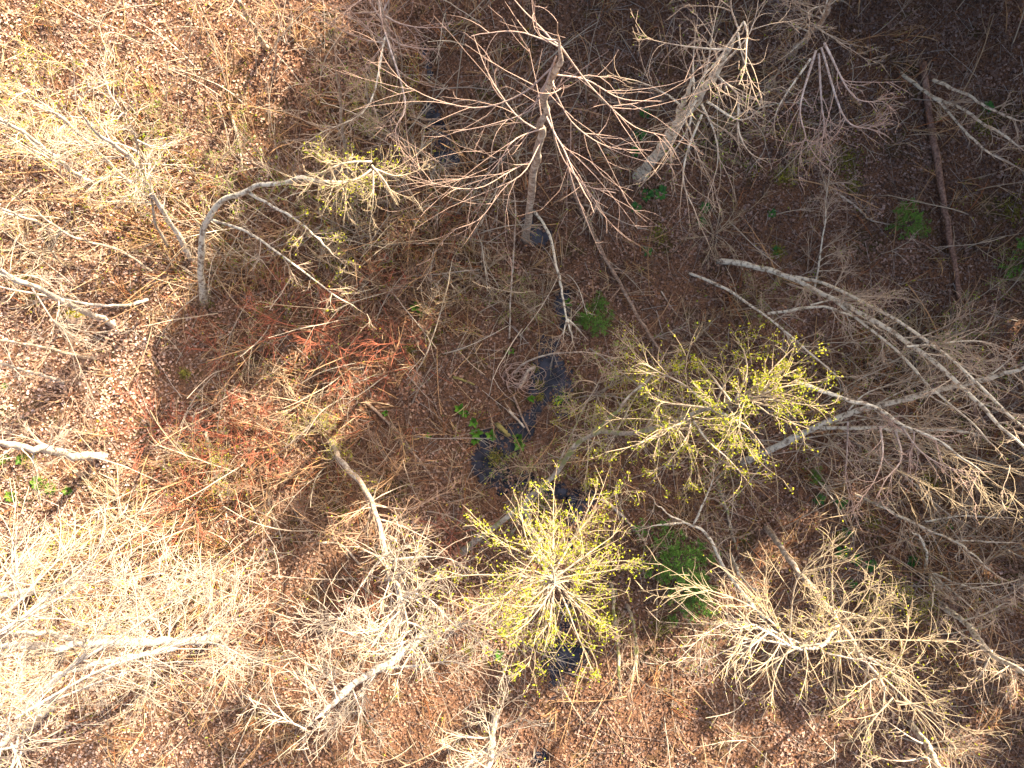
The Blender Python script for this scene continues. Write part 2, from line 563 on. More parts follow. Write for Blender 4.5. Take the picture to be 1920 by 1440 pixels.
# ------------------------------------------------------------------ tall conifers beyond the frame (they shade the floor)
def make_conifer(name, H, rad, seed):
    rng = np.random.default_rng(seed)
    root = empty(name, (0, 0, 0), 'tall dark conifer standing just beyond the shaded clearing', 'tree', 'tall conifers around the clearing')
    g = Geo()
    z = np.linspace(-.2, H, 16)
    g.tubes(np.stack([np.cumsum(rng.normal(size=16) * .05), np.cumsum(rng.normal(size=16) * .05), z], 1), np.linspace(.42, .03, 16), 9)
    g.build('trunk', M['conifer_bark'], root)
    g = Geo()
    nb = int(H * 13)
    t = rng.uniform(.16, .99, nb)
    az = rng.uniform(0, 2 * np.pi, nb)
    L = rad * (1.04 - t) ** .75 * 1.15 * rng.uniform(.65, 1.15, nb) * np.clip((t - .08) / .2, .35, 1)
    d = np.stack([np.cos(az), np.sin(az), rng.uniform(-.25, .2, nb) + (t - .5) * .5], 1)
    st = np.stack([np.zeros(nb), np.zeros(nb), t * H], 1)
    bp_ = grow(st, d, L, 7, .05, (0, 0, -.25), rng)
    g.tubes(bp_, np.linspace(.035, .008, 7)[None] * np.ones((nb, 1)), 3)
    g.build('branch', M['conifer_bark'], root)
    g = Geo()
    k = nb * 36
    i = rng.integers(0, nb, k); u = rng.uniform(.12, 1, k) * 5.99
    a = u.astype(int); f = (u - a)[:, None]
    pos = bp_[i, a] * (1 - f) + bp_[i, a + 1] * f
    tan = norm(bp_[i, a + 1] - bp_[i, a])
    sd = np.cross(tan, np.array([0, 0, 1.])) * np.where(rng.uniform(size=k) < .5, 1, -1)[:, None]
    pos = pos + sd * rng.uniform(.05, .45, (k, 1)) * (1 - u / 9)[:, None] + np.array([0, 0, -.06])
    c = np.array([(.03, .06, .02)]) * rng.uniform(.6, 1.8, (k, 1)) + np.array([(.012, .012, 0)]) * rng.uniform(0, 1, (k, 1))
    g.leaves(pos, rng.uniform(.35, .75, k), rng, c, flat=.6, aspect=.45, fold=.2)
    g.build('crown', M['needle'], root, smooth=False)
    return root


CON = [make_conifer('conifer_tree', 30, 5.2, 1), make_conifer('conifer_tree', 30, 4.6, 2), make_conifer('conifer_tree', 30, 5.8, 3)]
CONIFERS = [  # x, y, height
    (5.5, 24.0, 23), (10.0, 25.5, 29), (14.0, 24.6, 25), (17.5, 23.8, 23), (20.0, 26.5, 26), (23.0, 24.2, 31), (26.5, 26.0, 38), (30.8, 24.5, 34),
    (33.5, 20.0, 35), (31.5, 15.0, 27), (34.0, 9.0, 25), (31.5, 4.0, 20), (31.0, -2.0, 18), (32.0, -8.5, 18), (37.5, 14.5, 31), (38.0, 4.5, 27), (37, -5, 23),
    (13.0, 31, 31), (30, 30, 42), (34.5, 31, 43), (39, 27, 43), (25, 37, 30), (32.5, -15, 17), (9.0, 31, 25), (26.5, 31.5, 40),
    (-36, 30, 22), (-40, -20, 30), (-26, 46, 24), (-46, 6, 31), (38, -24, 26), (-12, -40, 30), (14, -42, 28)]
for i, (x, y, h) in enumerate(CONIFERS):
    src = CON[i % 3]
    o = src if i < 3 else copy_tree(src)
    o.location = (x, y, gz((x, y)))
    s = h / 30
    o.scale = (.6 * s + .4, .6 * s + .4, s)
    o.rotation_euler = (0, 0, i * 1.9)

# ------------------------------------------------------------------ bare and budding trees
tree('alder_tree', 'smooth grey alder rising from the creek bank with long pinkish arching branches',
     [(985, 448, 0), (995, 385, 4.5), (1003, 325, 8.3), (1015, 260, 12), (1030, 190, 15), (1043, 110, 17.4), (1050, 40, 19)], .17, .06, 'alder',
     limbs=[dict(n=7, t=(.5, .95), L=(1.8, 3.6), ang=(35, 75), mat='pink', up=.2, r=.0065)],
     arms=[dict(p=[(1041, 120, 17), (980, 175, 16), (900, 202, 15.6), (820, 188, 15.6), (760, 160, 16)], mat='pink', r=.016),
           dict(p=[(1020, 240, 13.2), (965, 262, 13.6), (930, 310, 13.8), (868, 375, 14)], mat='pink', r=.014),
           dict(p=[(1036, 165, 15.9), (1075, 232, 14.8), (1140, 275, 14.5), (1222, 282, 14.8)], mat='pink', r=.014),
           dict(p=[(1028, 205, 14.4), (1052, 290, 13.8), (1095, 345, 13.4), (1155, 362, 13.5)], mat='pink', r=.014),
           dict(p=[(1046, 80, 18), (1110, 165, 16.4), (1185, 235, 15.8), (1248, 255, 15.8)], mat='pink', r=.014),
           dict(p=[(1008, 295, 10.2), (955, 322, 11), (900, 352, 11.4), (840, 350, 11.8), (770, 330, 12)], mat='pink', r=.014),
           dict(p=[(1014, 265, 11.8), (985, 320, 12), (945, 352, 12), (900, 410, 11.8), (846, 432, 12)], mat='pink', r=.014),
           dict(p=[(1043, 105, 17.2), (1000, 200, 16), (925, 232, 15.6), (850, 248, 15.4)], mat='pink', r=.014),
           dict(p=[(1040, 140, 16.5), (1100, 150, 16.4), (1165, 185, 16), (1240, 190, 16)], mat='pink', r=.014)],
     tw=1.5, sub=1.4, twL=.7, subL=.42, leaf=.06, leafc='bud', rt=.0085)

tree('alder_tree', 'thick lichen-covered alder trunk leaning over bare leaf litter beside glossy green herbs',
     [(1200, 330, 0), (1222, 300, 2.6), (1250, 262, 5.6), (1285, 215, 8.4), (1318, 170, 11), (1360, 105, 13.5), (1395, 40, 15.5)], .25, .09, 'lichen',
     stems=[dict(p=[(1262, 246, 6.6), (1275, 215, 8.4), (1288, 180, 10), (1295, 120, 12)], r0=.14, r1=.05, sink=False)],
     limbs=[dict(n=20, t=(.45, 1), L=(1.6, 3.4), ang=(50, 90), up=-.5)],
     arms=[dict(p=[(1315, 195, 10), (1340, 250, 9.5), (1345, 310, 9), (1320, 390, 8.6)]),
           dict(p=[(1325, 190, 10.5), (1390, 225, 10.4), (1440, 190, 11)]),
           dict(p=[(1316, 215, 9.4), (1287, 290, 9), (1282, 345, 8.7), (1305, 400, 8.4), (1312, 430, 8.2)]),
           dict(p=[(1385, 190, 10.5), (1385, 245, 10), (1405, 285, 9.6), (1440, 305, 9.4)])],
     tw=2.6, sub=2.0, leaf=.22, leafc='green', rt=.012)

tree('alder_sapling', 'slim straight grey sapling between the bowed maple and the alder',
     [(646, 286, 0), (643, 250, 2.5), (638, 205, 5.2), (632, 150, 8), (628, 90, 10.5)], .09, .03, 'alder', cat='sapling',
     limbs=[dict(n=14, t=(.4, 1), L=(.8, 1.8))], tw=4, sub=2.5, leaf=.3, leafc='green')
tree('alder_sapling', 'slim grey sapling with mossy foot next to a straighter sapling',
     [(700, 246, 0), (694, 215, 2.2), (688, 175, 4.6), (684, 120, 7.5)], .07, .025, 'maple', cat='sapling',
     limbs=[dict(n=14, t=(.2, 1), L=(.7, 1.7))], tw=4, sub=2.5, leaf=.4, leafc='green')

tree('bowed_maple', 'grey lichen-spotted maple bowed over in a long arch with sunlit twigs at its tip',
     [(380, 566, 0), (377, 500, 2.2), (386, 425, 4.5), (424, 372, 6.2), (490, 346, 7.6), (560, 340, 8.6), (640, 346, 9.2), (705, 330, 9.8)], .15, .05, 'lichen',
     stems=[dict(p=[(466, 358, 7), (480, 372, 7.2), (562, 417, 7.5), (610, 462, 7.3), (655, 502, 7)], r0=.07, r1=.02, sink=False),
            dict(p=[(392, 410, 5), (470, 440, 5.8), (560, 505, 6.2), (640, 560, 6.3), (690, 590, 6)], r0=.06, r1=.015, sink=False)],
     limbs=[dict(n=16, t=(.8, 1), L=(1.0, 2.0), ang=(20, 90), mat='straw', up=.3, leaf=.5), dict(n=12, t=(.3, .8), L=(.6, 1.5), leaf=.5, leafc='green'),
            dict(n=10, t=(.2, 1), L=(.5, 1.3), on=1, leaf=.5), dict(n=10, t=(.2, 1), L=(.5, 1.3), on=2, leaf=.15)],
     arms=[dict(p=[(700, 315, 10.2), (670, 335, 10.6), (625, 345, 10.8), (590, 330, 11)], mat='straw'),
           dict(p=[(697, 310, 10.3), (725, 345, 10.4), (745, 385, 10.4)], mat='straw'),
           dict(p=[(697, 303, 10.4), (650, 305, 10.8), (600, 325, 11), (575, 350, 11)], mat='straw'),
           dict(p=[(700, 320, 10.3), (700, 370, 10.2), (696, 405, 10)], mat='straw'),
           dict(p=[(705, 318, 10.3), (745, 330, 10.3), (790, 318, 10.4)], mat='straw')],
     tw=5, sub=3, twL=.42, lsize=.085)

tree('leaning_maple', 'pale crooked maple leaning outward with small yellow-green leaves along its stem',
     [(362, 492, 0), (330, 438, 2), (300, 382, 4), (268, 332, 6), (245, 295, 7.4), (178, 240, 9.6), (130, 170, 11.5)], .12, .05, 'pale',
     stems=[dict(p=[(268, 366, 1.0), (235, 335, 3.2), (180, 280, 5.8), (110, 218, 8.4), (50, 165, 10.4)], r0=.08, r1=.04, mat='pale', sink=False),
            dict(p=[(315, 462, 1.2), (290, 415, 3), (278, 350, 5.2), (262, 290, 7.5), (250, 245, 9), (215, 185, 11)], r0=.07, r1=.03, mat='straw', sink=False)],
     limbs=[dict(n=18, t=(.3, 1), L=(.9, 2.4), ang=(40, 85)), dict(n=16, t=(.2, 1), L=(.8, 2.0), on=1), dict(n=16, t=(.2, 1), L=(.8, 2.2), on=2)],
     arms=[dict(p=[(280, 350, 5.4), (230, 273, 7.5), (180, 278, 7.9), (100, 298, 8.3)], mat='pale', r=.03),
           dict(p=[(262, 286, 7.6), (225, 270, 8), (200, 272, 8), (130, 235, 8.6)], mat='pale', r=.03),
           dict(p=[(255, 262, 8.3), (290, 275, 8.6), (350, 270, 9)], mat='pale', r=.03)],
     tw=5, sub=3.2, leaf=.28, lsize=.08)

tree('slender_alder', 'straight pale alder pole leaning through leafy twigs above the bowed maple',
     [(178, 346, 0), (148, 330, 2), (105, 295, 4.6), (55, 258, 6.6), (0, 222, 8.4), (-70, 180, 10.5)], .11, .05, 'pale',
     limbs=[dict(n=16, t=(.3, 1), L=(.9, 2.2))], tw=4.5, sub=3, leaf=.22, lsize=.075)
tree('slender_alder', 'thin pale pole lying low across dry leaves beneath the leaning maple',
     [(292, 514, 0), (225, 470, 1.2), (135, 440, 2.6), (60, 392, 4.2), (-10, 330, 6)], .06, .035, 'straw',
     limbs=[dict(n=9, t=(.2, 1), L=(.6, 1.5))], tw=4, sub=2.5)
tree('slender_alder', 'short pale pole with bent foot among brown stems at the sunny edge',
     [(104, 438, 0), (78, 422, 1.5), (40, 405, 3), (0, 392, 4.4), (-60, 375, 6)], .075, .04, 'pale',
     limbs=[dict(n=9, t=(.3, 1), L=(.6, 1.5))], tw=4, sub=2.5)
tree('alder_tree', 'stout white-lit alder trunk with a darker forked stick lying at its foot',
     [(217, 612, 0), (190, 597, 1.4), (140, 575, 3.8), (75, 546, 6.2), (0, 508, 8.6), (-90, 465, 11)], .14, .075, 'pale',
     stems=[dict(p=[(277, 562, 1), (240, 572, 2), (195, 574, 3), (120, 562, 4.6), (20, 542, 6.8), (-60, 520, 8)], r0=.08, r1=.03, sink=False)],
     limbs=[dict(n=14, t=(.35, 1), L=(.9, 2.2)), dict(n=10, t=(.2, 1), L=(.6, 1.4), on=1)],
     arms=[dict(p=[(60, 540, 7), (100, 602, 6), (125, 630, 5.4), (180, 760, 4)], r=.03)], tw=4, sub=2.8)
tree('slender_alder', 'grey pole with crooked foot rising from a shadowed hollow in pale leaves',
     [(187, 673, 0), (150, 668, 1.4), (90, 655, 3.6), (0, 636, 6.2), (-80, 615, 8)], .085, .045, 'alder',
     limbs=[dict(n=10, t=(.4, 1), L=(.8, 1.8))], tw=4, sub=2.6)
tree('slender_alder', 'pale straight pole rooted in pale leaves below the crooked grey pole',
     [(126, 719, 0), (80, 703, 2), (0, 681, 5), (-80, 655, 7.5)], .085, .045, 'pale',
     limbs=[dict(n=10, t=(.4, 1), L=(.8, 1.8))], tw=4, sub=2.6)
tree('alder_tree', 'thick brilliantly white alder trunk above a patch of glossy green shrubs',
     [(198, 857, 0), (165, 853, 1.4), (120, 849, 3.4), (60, 840, 5.8), (0, 829, 7.6), (-90, 812, 10)], .19, .10, 'pale',
     limbs=[dict(n=14, t=(.35, 1), L=(.9, 2.4))],
     arms=[dict(p=[(66, 842, 5.6), (62, 862, 5.4), (70, 890, 5), (64, 925, 4.6)], r=.04)], tw=4, sub=2.8)

tree('alder_tree', 'massive blown-out white alder trunk lying almost level under a web of bright twigs',
     [(402, 1200, 0), (380, 1202, 1.6), (300, 1205, 4.6), (200, 1208, 7.4), (100, 1207, 9.4), (0, 1212, 11), (-120, 1225, 12.8)], .20, .10, 'pale',
     stems=[dict(p=[(230, 1200, 6.6), (160, 1202, 8), (100, 1190, 9), (0, 1188, 10.4), (-80, 1180, 11.4)], r0=.13, r1=.05, sink=False),
            dict(p=[(330, 1215, 3.6), (270, 1228, 5.4), (200, 1242, 7), (120, 1262, 8.6), (20, 1300, 10.4)], r0=.13, r1=.05, sink=False)],
     limbs=[dict(n=24, t=(.25, 1), L=(1.2, 3.0)), dict(n=12, t=(.2, 1), L=(1, 2.4), on=1), dict(n=14, t=(.1, 1), L=(1, 2.6), on=2)],
     arms=[dict(p=[(388, 1204, 3), (420, 1212, 4), (470, 1236, 5.2), (560, 1262, 6.4)], r=.05),
           dict(p=[(388, 1200, 3), (395, 1150, 4), (385, 1100, 5), (370, 1060, 6)], r=.03),
           dict(p=[(215, 1205, 7.4), (225, 1150, 8), (235, 1105, 8.5), (225, 1070, 8.8)], r=.03)],
     tw=4.5, sub=3.2, twL=.5, leaf=.10, rt=.013)
tree('alder_tree', 'tall alder of the sunny corner spreading bright arching limbs over brown stems',
     [(60, 1108, 0), (40, 1112, 2), (0, 1122, 5.5), (-60, 1150, 9.5), (-120, 1185, 12.5), (-180, 1230, 14.5)], .17, .08, 'pale',
     limbs=[dict(n=20, t=(.4, 1), L=(2.0, 4.4), up=.4)],
     arms=[dict(p=[(-120, 1250, 12), (0, 1190, 12), (60, 1150, 12), (140, 1108, 12), (200, 1085, 12), (265, 1075, 12)], r=.06),
           dict(p=[(-80, 1230, 12), (40, 1160, 12.5), (110, 1100, 12.8), (160, 1062, 13), (200, 1000, 13.3), (230, 960, 13.5)], r=.06),
           dict(p=[(-90, 1200, 12), (10, 1150, 12), (80, 1080, 12), (130, 1030, 12.2), (185, 975, 12.4)], r=.05),
           dict(p=[(-100, 1180, 12), (0, 1110, 12), (30, 1080, 12), (28, 1020, 12.2), (50, 985, 12.3)], r=.04)],
     tw=4.0, sub=3.0, twL=.45, leaf=.12, rt=.013)
tree('alder_tree', 'sunlit alder limbs fanning upward over a brown thicket beside the level white trunk',
     [(90, 1330, 0), (70, 1345, 3), (40, 1365, 7), (10, 1390, 10.5), (-20, 1420, 13)], .18, .08, 'pale',
     limbs=[dict(n=16, t=(.45, 1), L=(2.0, 4.0), up=.4)],
     arms=[dict(p=[(40, 1330, 10), (125, 1255, 10.5), (225, 1195, 11), (325, 1125, 11.3), (380, 1090, 11.5), (428, 1080, 11.6)], r=.06),
           dict(p=[(45, 1330, 10), (150, 1235, 11), (190, 1180, 11.4), (240, 1120, 11.8), (300, 1085, 12), (330, 1080, 12.2)], r=.05),
           dict(p=[(30, 1345, 11), (190, 1255, 11.2), (300, 1220, 11.4), (400, 1175, 11.5), (440, 1130, 11.7)], r=.05),
           dict(p=[(60, 1330, 9), (230, 1262, 9), (340, 1240, 9), (460, 1250, 9)], r=.04)],
     tw=4.0, sub=3.0, twL=.45, leaf=.12, rt=.013)

tree('alder_tree', 'bright white alder trunk with broken-looking foot below the straight twiggy alder',
     [(800, 1186, 0), (785, 1198, 1.2), (750, 1226, 3.4), (705, 1258, 5.6), (640, 1310, 8.4), (570, 1370, 11)], .21, .11, 'pale',
     limbs=[dict(n=22, t=(.35, 1), L=(1.3, 3.2), up=.2)],
     arms=[dict(p=[(735, 1232, 4.4), (690, 1202, 5.6), (640, 1182, 6.4), (600, 1163, 7), (572, 1160, 7.4)], r=.05),
           dict(p=[(735, 1235, 4.4), (690, 1190, 6), (640, 1160, 6.8), (590, 1163, 7.4)], r=.035),
           dict(p=[(712, 1254, 5.5), (790, 1247, 6.4), (850, 1240, 7), (905, 1262, 7.6)], r=.05),
           dict(p=[(760, 1222, 3.4), (830, 1200, 5), (855, 1175, 6), (880, 1165, 6.6), (915, 1162, 7)], r=.03)],
     tw=4.2, sub=3.2, twL=.5, rt=.013)

tree('alder_tree', 'straight alder whose upper half spreads a bright fan of outward-swept twigs',
     [(618, 828, 0), (640, 860, 1.8), (668, 898, 3.8), (695, 948, 5.8), (712, 1000, 7.6), (728, 1058, 9.2), (744, 1110, 10.6), (760, 1170, 11.8), (770, 1230, 12.8)], .14, .03, 'alder',
     limbs=[dict(n=30, t=(.58, 1), L=(1.0, 2.4), ang=(25, 60), mat='pale', up=.3), dict(n=9, t=(.3, .6), L=(1, 2), ang=(50, 85)),
            dict(n=8, t=(.05, .3), L=(.4, .9), leaf=.9, lsize=.09)],
     arms=[dict(p=[(697, 947, 5.8), (740, 953, 6), (775, 953, 6.2), (820, 930, 6.4), (850, 920, 6.5)]),
           dict(p=[(705, 972, 6.6), (750, 985, 7), (800, 1010, 7.2), (840, 1035, 7.4)]),
           dict(p=[(718, 1045, 8.8), (690, 1080, 9.2), (655, 1130, 9.6), (630, 1170, 10)], mat='pale'),
           dict(p=[(728, 1050, 9), (780, 1045, 9.4), (830, 1045, 9.8), (872, 1060, 10)], mat='pale'),
           dict(p=[(745, 1108, 10.6), (800, 1120, 11), (850, 1170, 11.4), (900, 1205, 11.6)], mat='pale')],
     tw=4.6, sub=3.0, twL=.5, leaf=.16, rt=.012)

tree('budding_tree', 'round crown of dense yellow-green leaves seen from above at the creek end',
     [(985, 952, 0), (995, 985, 4), (1012, 1030, 8.4), (1030, 1066, 11.4), (1038, 1085, 12.8), (1041, 1100, 13.8)], .15, .03, 'pale',
     limbs=[dict(n=32, t=(.66, 1), L=(1.5, 3.1), ang=(55, 95), mat='straw', up=.35), dict(n=14, t=(.45, .75), L=(1.2, 2.4), ang=(50, 85), mat='straw', up=.3)],
     arms=[dict(p=[(1035, 1080, 12.6), (1037, 1000, 12.6), (1038, 920, 12.4)], mat='straw', r=.035),
           dict(p=[(1036, 1078, 12.6), (1080, 1000, 12.4), (1110, 940, 12.2), (1120, 915, 12)], mat='straw', r=.035),
           dict(p=[(1038, 1085, 12.8), (1100, 1040, 12.8), (1150, 1005, 12.6)], mat='straw', r=.035)],
     tw=3.0, sub=2.6, twL=.48, leaf=1.9, lsize=.08, rt=.011)

tree('leaning_maple', 'grey maple leaning far over the creek under a bright yellow-green leafy crown',
     [(862, 1042, 0), (905, 1005, 1), (960, 962, 2.4), (1035, 895, 4.4), (1074, 846, 5.8), (1122, 815, 7), (1210, 806, 8.6), (1330, 765, 10.6), (1400, 745, 11.6), (1460, 738, 12.2)], .14, .05, 'maple',
     stems=[dict(p=[(1110, 812, 6.6), (1145, 785, 7.2), (1182, 742, 7.6), (1232, 690, 8), (1262, 640, 8.2)], r0=.08, r1=.02, sink=False)],
     limbs=[dict(n=30, t=(.64, .95), L=(1.3, 3.2), ang=(30, 85), mat='straw', up=.25, leaf=2.2), dict(n=12, t=(.5, .8), L=(.8, 1.8), ang=(50, 90), mat='straw'),
            dict(n=6, t=(.3, 1), L=(.5, 1.0), on=1)],
     arms=[dict(p=[(1332, 765, 10.8), (1290, 760, 11.2), (1250, 755, 11.4), (1215, 745, 11.6)], mat='straw', kw=dict(leaf=2.4)),
           dict(p=[(1330, 760, 10.8), (1280, 720, 11.2), (1240, 700, 11.4), (1205, 682, 11.6), (1185, 688, 11.6)], mat='straw', kw=dict(leaf=1.7)),
           dict(p=[(1295, 785, 10.4), (1240, 810, 10.8), (1190, 835, 11), (1135, 848, 11.2)], mat='straw'),
           dict(p=[(1294, 790, 10.4), (1290, 815, 10.8), (1270, 845, 11), (1255, 848, 11)], mat='straw', kw=dict(leaf=2.0)),
           dict(p=[(1300, 790, 10.4), (1330, 830, 10.6), (1365, 860, 10.7), (1400, 900, 10.8)], mat='lichen', kw=dict(leaf=2.0)),
           dict(p=[(1345, 770, 10.9), (1400, 800, 11.2), (1440, 850, 11.2)], mat='lichen', kw=dict(leaf=2.0)),
           dict(p=[(1380, 748, 11.4), (1400, 700, 11.8), (1395, 660, 12), (1380, 640, 12.1)], mat='straw', kw=dict(leaf=2.5)),
           dict(p=[(1400, 745, 11.6), (1450, 690, 12), (1490, 650, 12.2)], mat='straw', kw=dict(leaf=2.5)),
           dict(p=[(1420, 742, 11.8), (1470, 725, 12.2), (1540, 715, 12.4)], mat='straw', kw=dict(leaf=2.4)),
           dict(p=[(1370, 752, 11.3), (1330, 700, 11.6), (1310, 675, 11.8)], mat='straw', kw=dict(leaf=2.5))],
     tw=2.9, sub=2.6, twL=.45, leaf=1.3, lsize=.085, rt=.011)
tree('leaning_sapling', 'thin green-barked sapling leaning across the creek with scattered new leaves',
     [(955, 1010, 0), (1000, 940, 1.4), (1035, 890, 2.6), (1065, 830, 3.8), (1097, 765, 5), (1130, 700, 6), (1160, 645, 6.8)], .05, .015, 'maple', cat='sapling',
     limbs=[dict(n=22, t=(.3, 1), L=(.6, 1.6), ang=(25, 60), mat='maple')], tw=5, sub=3, leaf=.7, leafc='green', lsize=.07)

tree('budding_tree', 'broad sunlit fan of pale budding branches below the bushy spruce sapling',
     [(1444, 992, 0), (1466, 1030, 2.6), (1500, 1080, 5.2), (1545, 1132, 7.8), (1572, 1166, 9.4), (1630, 1245, 11.6), (1690, 1330, 13.4)], .14, .06, 'alder',
     stems=[dict(p=[(1575, 1170, 9.5), (1545, 1205, 11), (1500, 1216, 12), (1440, 1186, 12.6), (1400, 1170, 13)], r0=.07, r1=.02, mat='pale', sink=False)],
     limbs=[dict(n=26, t=(.55, 1), L=(1.4, 3.2), mat='straw', ang=(40, 95)), dict(n=26, t=(.1, 1), L=(1.0, 2.6), on=1, mat='straw', ang=(30, 90))],
     arms=[dict(p=[(1490, 1210, 12), (1440, 1160, 12.4), (1395, 1130, 12.6), (1340, 1110, 12.6), (1290, 1102, 12.6), (1240, 1135, 12.4)], mat='straw', r=.024),
           dict(p=[(1500, 1216, 12), (1420, 1200, 12), (1350, 1225, 12), (1290, 1262, 12)], mat='pale', r=.03),
           dict(p=[(1520, 1215, 11.6), (1440, 1180, 12), (1370, 1165, 12), (1310, 1200, 12), (1270, 1240, 12)], mat='pale', r=.028),
           dict(p=[(1480, 1200, 12), (1490, 1100, 12.6), (1520, 1060, 13), (1570, 1020, 13.2)], mat='straw', r=.024),
           dict(p=[(1500, 1210, 12), (1560, 1160, 12.6), (1590, 1120, 12.8), (1620, 1110, 13)], mat='straw', r=.024),
           dict(p=[(1500, 1212, 12), (1600, 1200, 12.2), (1700, 1200, 12.2), (1800, 1203, 12.2)], mat='straw', r=.024),
           dict(p=[(1540, 1222, 11.6), (1620, 1240, 12), (1700, 1262, 12)], mat='pale', r=.03),
           dict(p=[(1440, 1186, 12.6), (1400, 1220, 12.8), (1360, 1262, 13)], mat='pale', r=.024)],
     tw=3.4, sub=2.8, twL=.45, leaf=.2, lsize=.075, rt=.0105)

tree('lichen_maple', 'sheaf of long lichen-white stems arching together from the shaded leaf litter',
     [(1345, 488, 0), (1400, 496, .8), (1480, 520, 2.2), (1560, 562, 4.4), (1650, 612, 6.6), (1750, 680, 8.8), (1840, 760, 10.6), (1930, 850, 12.2), (2010, 930, 13.4)], .13, .045, 'lichen',
     stems=[dict(p=[(1470, 516, 2), (1540, 530, 3.6), (1620, 570, 5.8), (1720, 626, 8), (1810, 695, 9.8), (1920, 800, 11.6), (1990, 870, 12.6)], r0=.08, r1=.03, sink=False),
            dict(p=[(1290, 510, 0), (1360, 540, 1.6), (1440, 595, 3.4), (1500, 645, 5), (1560, 700, 6.6), (1600, 740, 7.6)], r0=.07, r1=.02),
            dict(p=[(1440, 588, 3.2), (1530, 576, 4.4), (1580, 585, 5.2), (1640, 612, 6), (1700, 660, 7)], r0=.065, r1=.02, sink=False),
            dict(p=[(1560, 560, 4.4), (1660, 640, 6.8), (1740, 720, 8.4), (1830, 800, 10), (1900, 880, 11)], r0=.06, r1=.02, sink=False)],
     limbs=[dict(n=16, t=(.3, 1), L=(.8, 2.4), ang=(25, 70)), dict(n=12, t=(.3, 1), L=(.8, 2), on=1, ang=(25, 70)), dict(n=12, t=(.3, 1), L=(.6, 1.6), on=2),
            dict(n=10, t=(.2, 1), L=(.6, 1.6), on=3), dict(n=10, t=(.2, 1), L=(.6, 1.6), on=4)],
     arms=[dict(p=[(1520, 572, 4), (1570, 560, 4.6), (1640, 556, 5), (1700, 560, 5.4)]),
           dict(p=[(1700, 650, 8), (1800, 640, 8.4), (1850, 642, 8.4), (1900, 660, 8.4)])],
     tw=4.6, sub=2.8, leaf=.14, leafc='green', rt=.011)

tree('lichen_maple', 'lichen-crusted stem crossing the arching sheaf, with drooping pinkish twig fans',
     [(1395, 868, 0), (1442, 845, 1), (1527, 805, 3), (1615, 772, 5), (1690, 752, 6.6), (1790, 726, 8.6), (1846, 711, 9.6), (1930, 684, 11), (2000, 660, 12)], .16, .06, 'lichen',
     stems=[dict(p=[(1490, 715, 7.6), (1577, 745, 7.8), (1640, 768, 8.2), (1690, 795, 8.8), (1745, 820, 9.4), (1815, 866, 10), (1870, 910, 10.4)], r0=.08, r1=.03, sink=False),
            dict(p=[(1540, 802, 3.4), (1610, 805, 5), (1700, 806, 6.6), (1800, 812, 8), (1900, 830, 9.2)], r0=.08, r1=.03, sink=False)],
     limbs=[dict(n=8, t=(.2, 1), L=(.8, 2.2)), dict(n=9, t=(.2, 1), L=(.9, 2.2), on=1, mat='pink', up=-.3), dict(n=7, t=(.2, 1), L=(.8, 2), on=2)],
     arms=[dict(p=[(1846, 711, 9.6), (1880, 685, 10), (1925, 645, 10.4)]),
           dict(p=[(1575, 790, 4.2), (1620, 740, 5.2), (1690, 715, 6), (1770, 685, 7)]),
           dict(p=[(1650, 800, 8.4), (1655, 850, 9), (1640, 900, 9.6), (1600, 955, 10)], mat='pink'),
           dict(p=[(1680, 810, 8.6), (1690, 860, 9.2), (1660, 900, 9.8), (1645, 935, 10)], mat='pink'),
           dict(p=[(1690, 800, 8.8), (1730, 850, 9.4), (1790, 880, 9.8), (1860, 885, 10)], mat='pink'),
           dict(p=[(1590, 790, 4.6), (1588, 850, 5), (1586, 900, 5.4), (1600, 950, 5.6)], mat='pink'),
           dict(p=[(1480, 826, 2), (1600, 812, 4.5), (1740, 840, 6.6), (1930, 890, 9)], mat='straw', r=.03),
           dict(p=[(1510, 812, 2.6), (1640, 800, 5), (1780, 850, 7), (1900, 930, 9)], mat='straw', r=.03),
           dict(p=[(1560, 795, 3.6), (1680, 780, 6), (1800, 790, 8), (1940, 820, 10)], mat='lichen', r=.03),
           dict(p=[(1600, 778, 4.8), (1700, 800, 6.8), (1790, 860, 8.4), (1850, 940, 9.4)], mat='straw', r=.028),
           dict(p=[(1620, 770, 5), (1720, 720, 6.6), (1820, 690, 8), (1930, 640, 9.6)], mat='lichen', r=.028),
           dict(p=[(1500, 818, 2.4), (1600, 850, 4.4), (1720, 900, 6), (1830, 965, 7.4)], mat='straw', r=.026)],
     tw=2.6, sub=2.2, leaf=.05, leafc='bud', rt=.012)

tree('lichen_maple', 'lichen-white arching stems reaching over the dark floor beside the brown log',
     [(1690, 130, 0), (1735, 172, 2), (1790, 200, 3.6), (1832, 222, 4.8), (1890, 260, 6.2), (1950, 310, 7.6)], .085, .03, 'lichen',
     stems=[dict(p=[(1745, 178, 2.4), (1778, 208, 3.4), (1820, 258, 4.8), (1870, 292, 5.8), (1930, 322, 7)], r0=.06, r1=.02, sink=False),
            dict(p=[(1750, 150, 2.4), (1820, 182, 4.2), (1872, 214, 5.4), (1940, 236, 6.8)], r0=.07, r1=.02, sink=False)],
     limbs=[dict(n=10, t=(.3, 1), L=(.5, 1.5)), dict(n=12, t=(.2, 1), L=(.5, 1.4), on=1), dict(n=9, t=(.2, 1), L=(.5, 1.4), on=2)], tw=4, sub=2.4, leaf=.06, rt=.011)

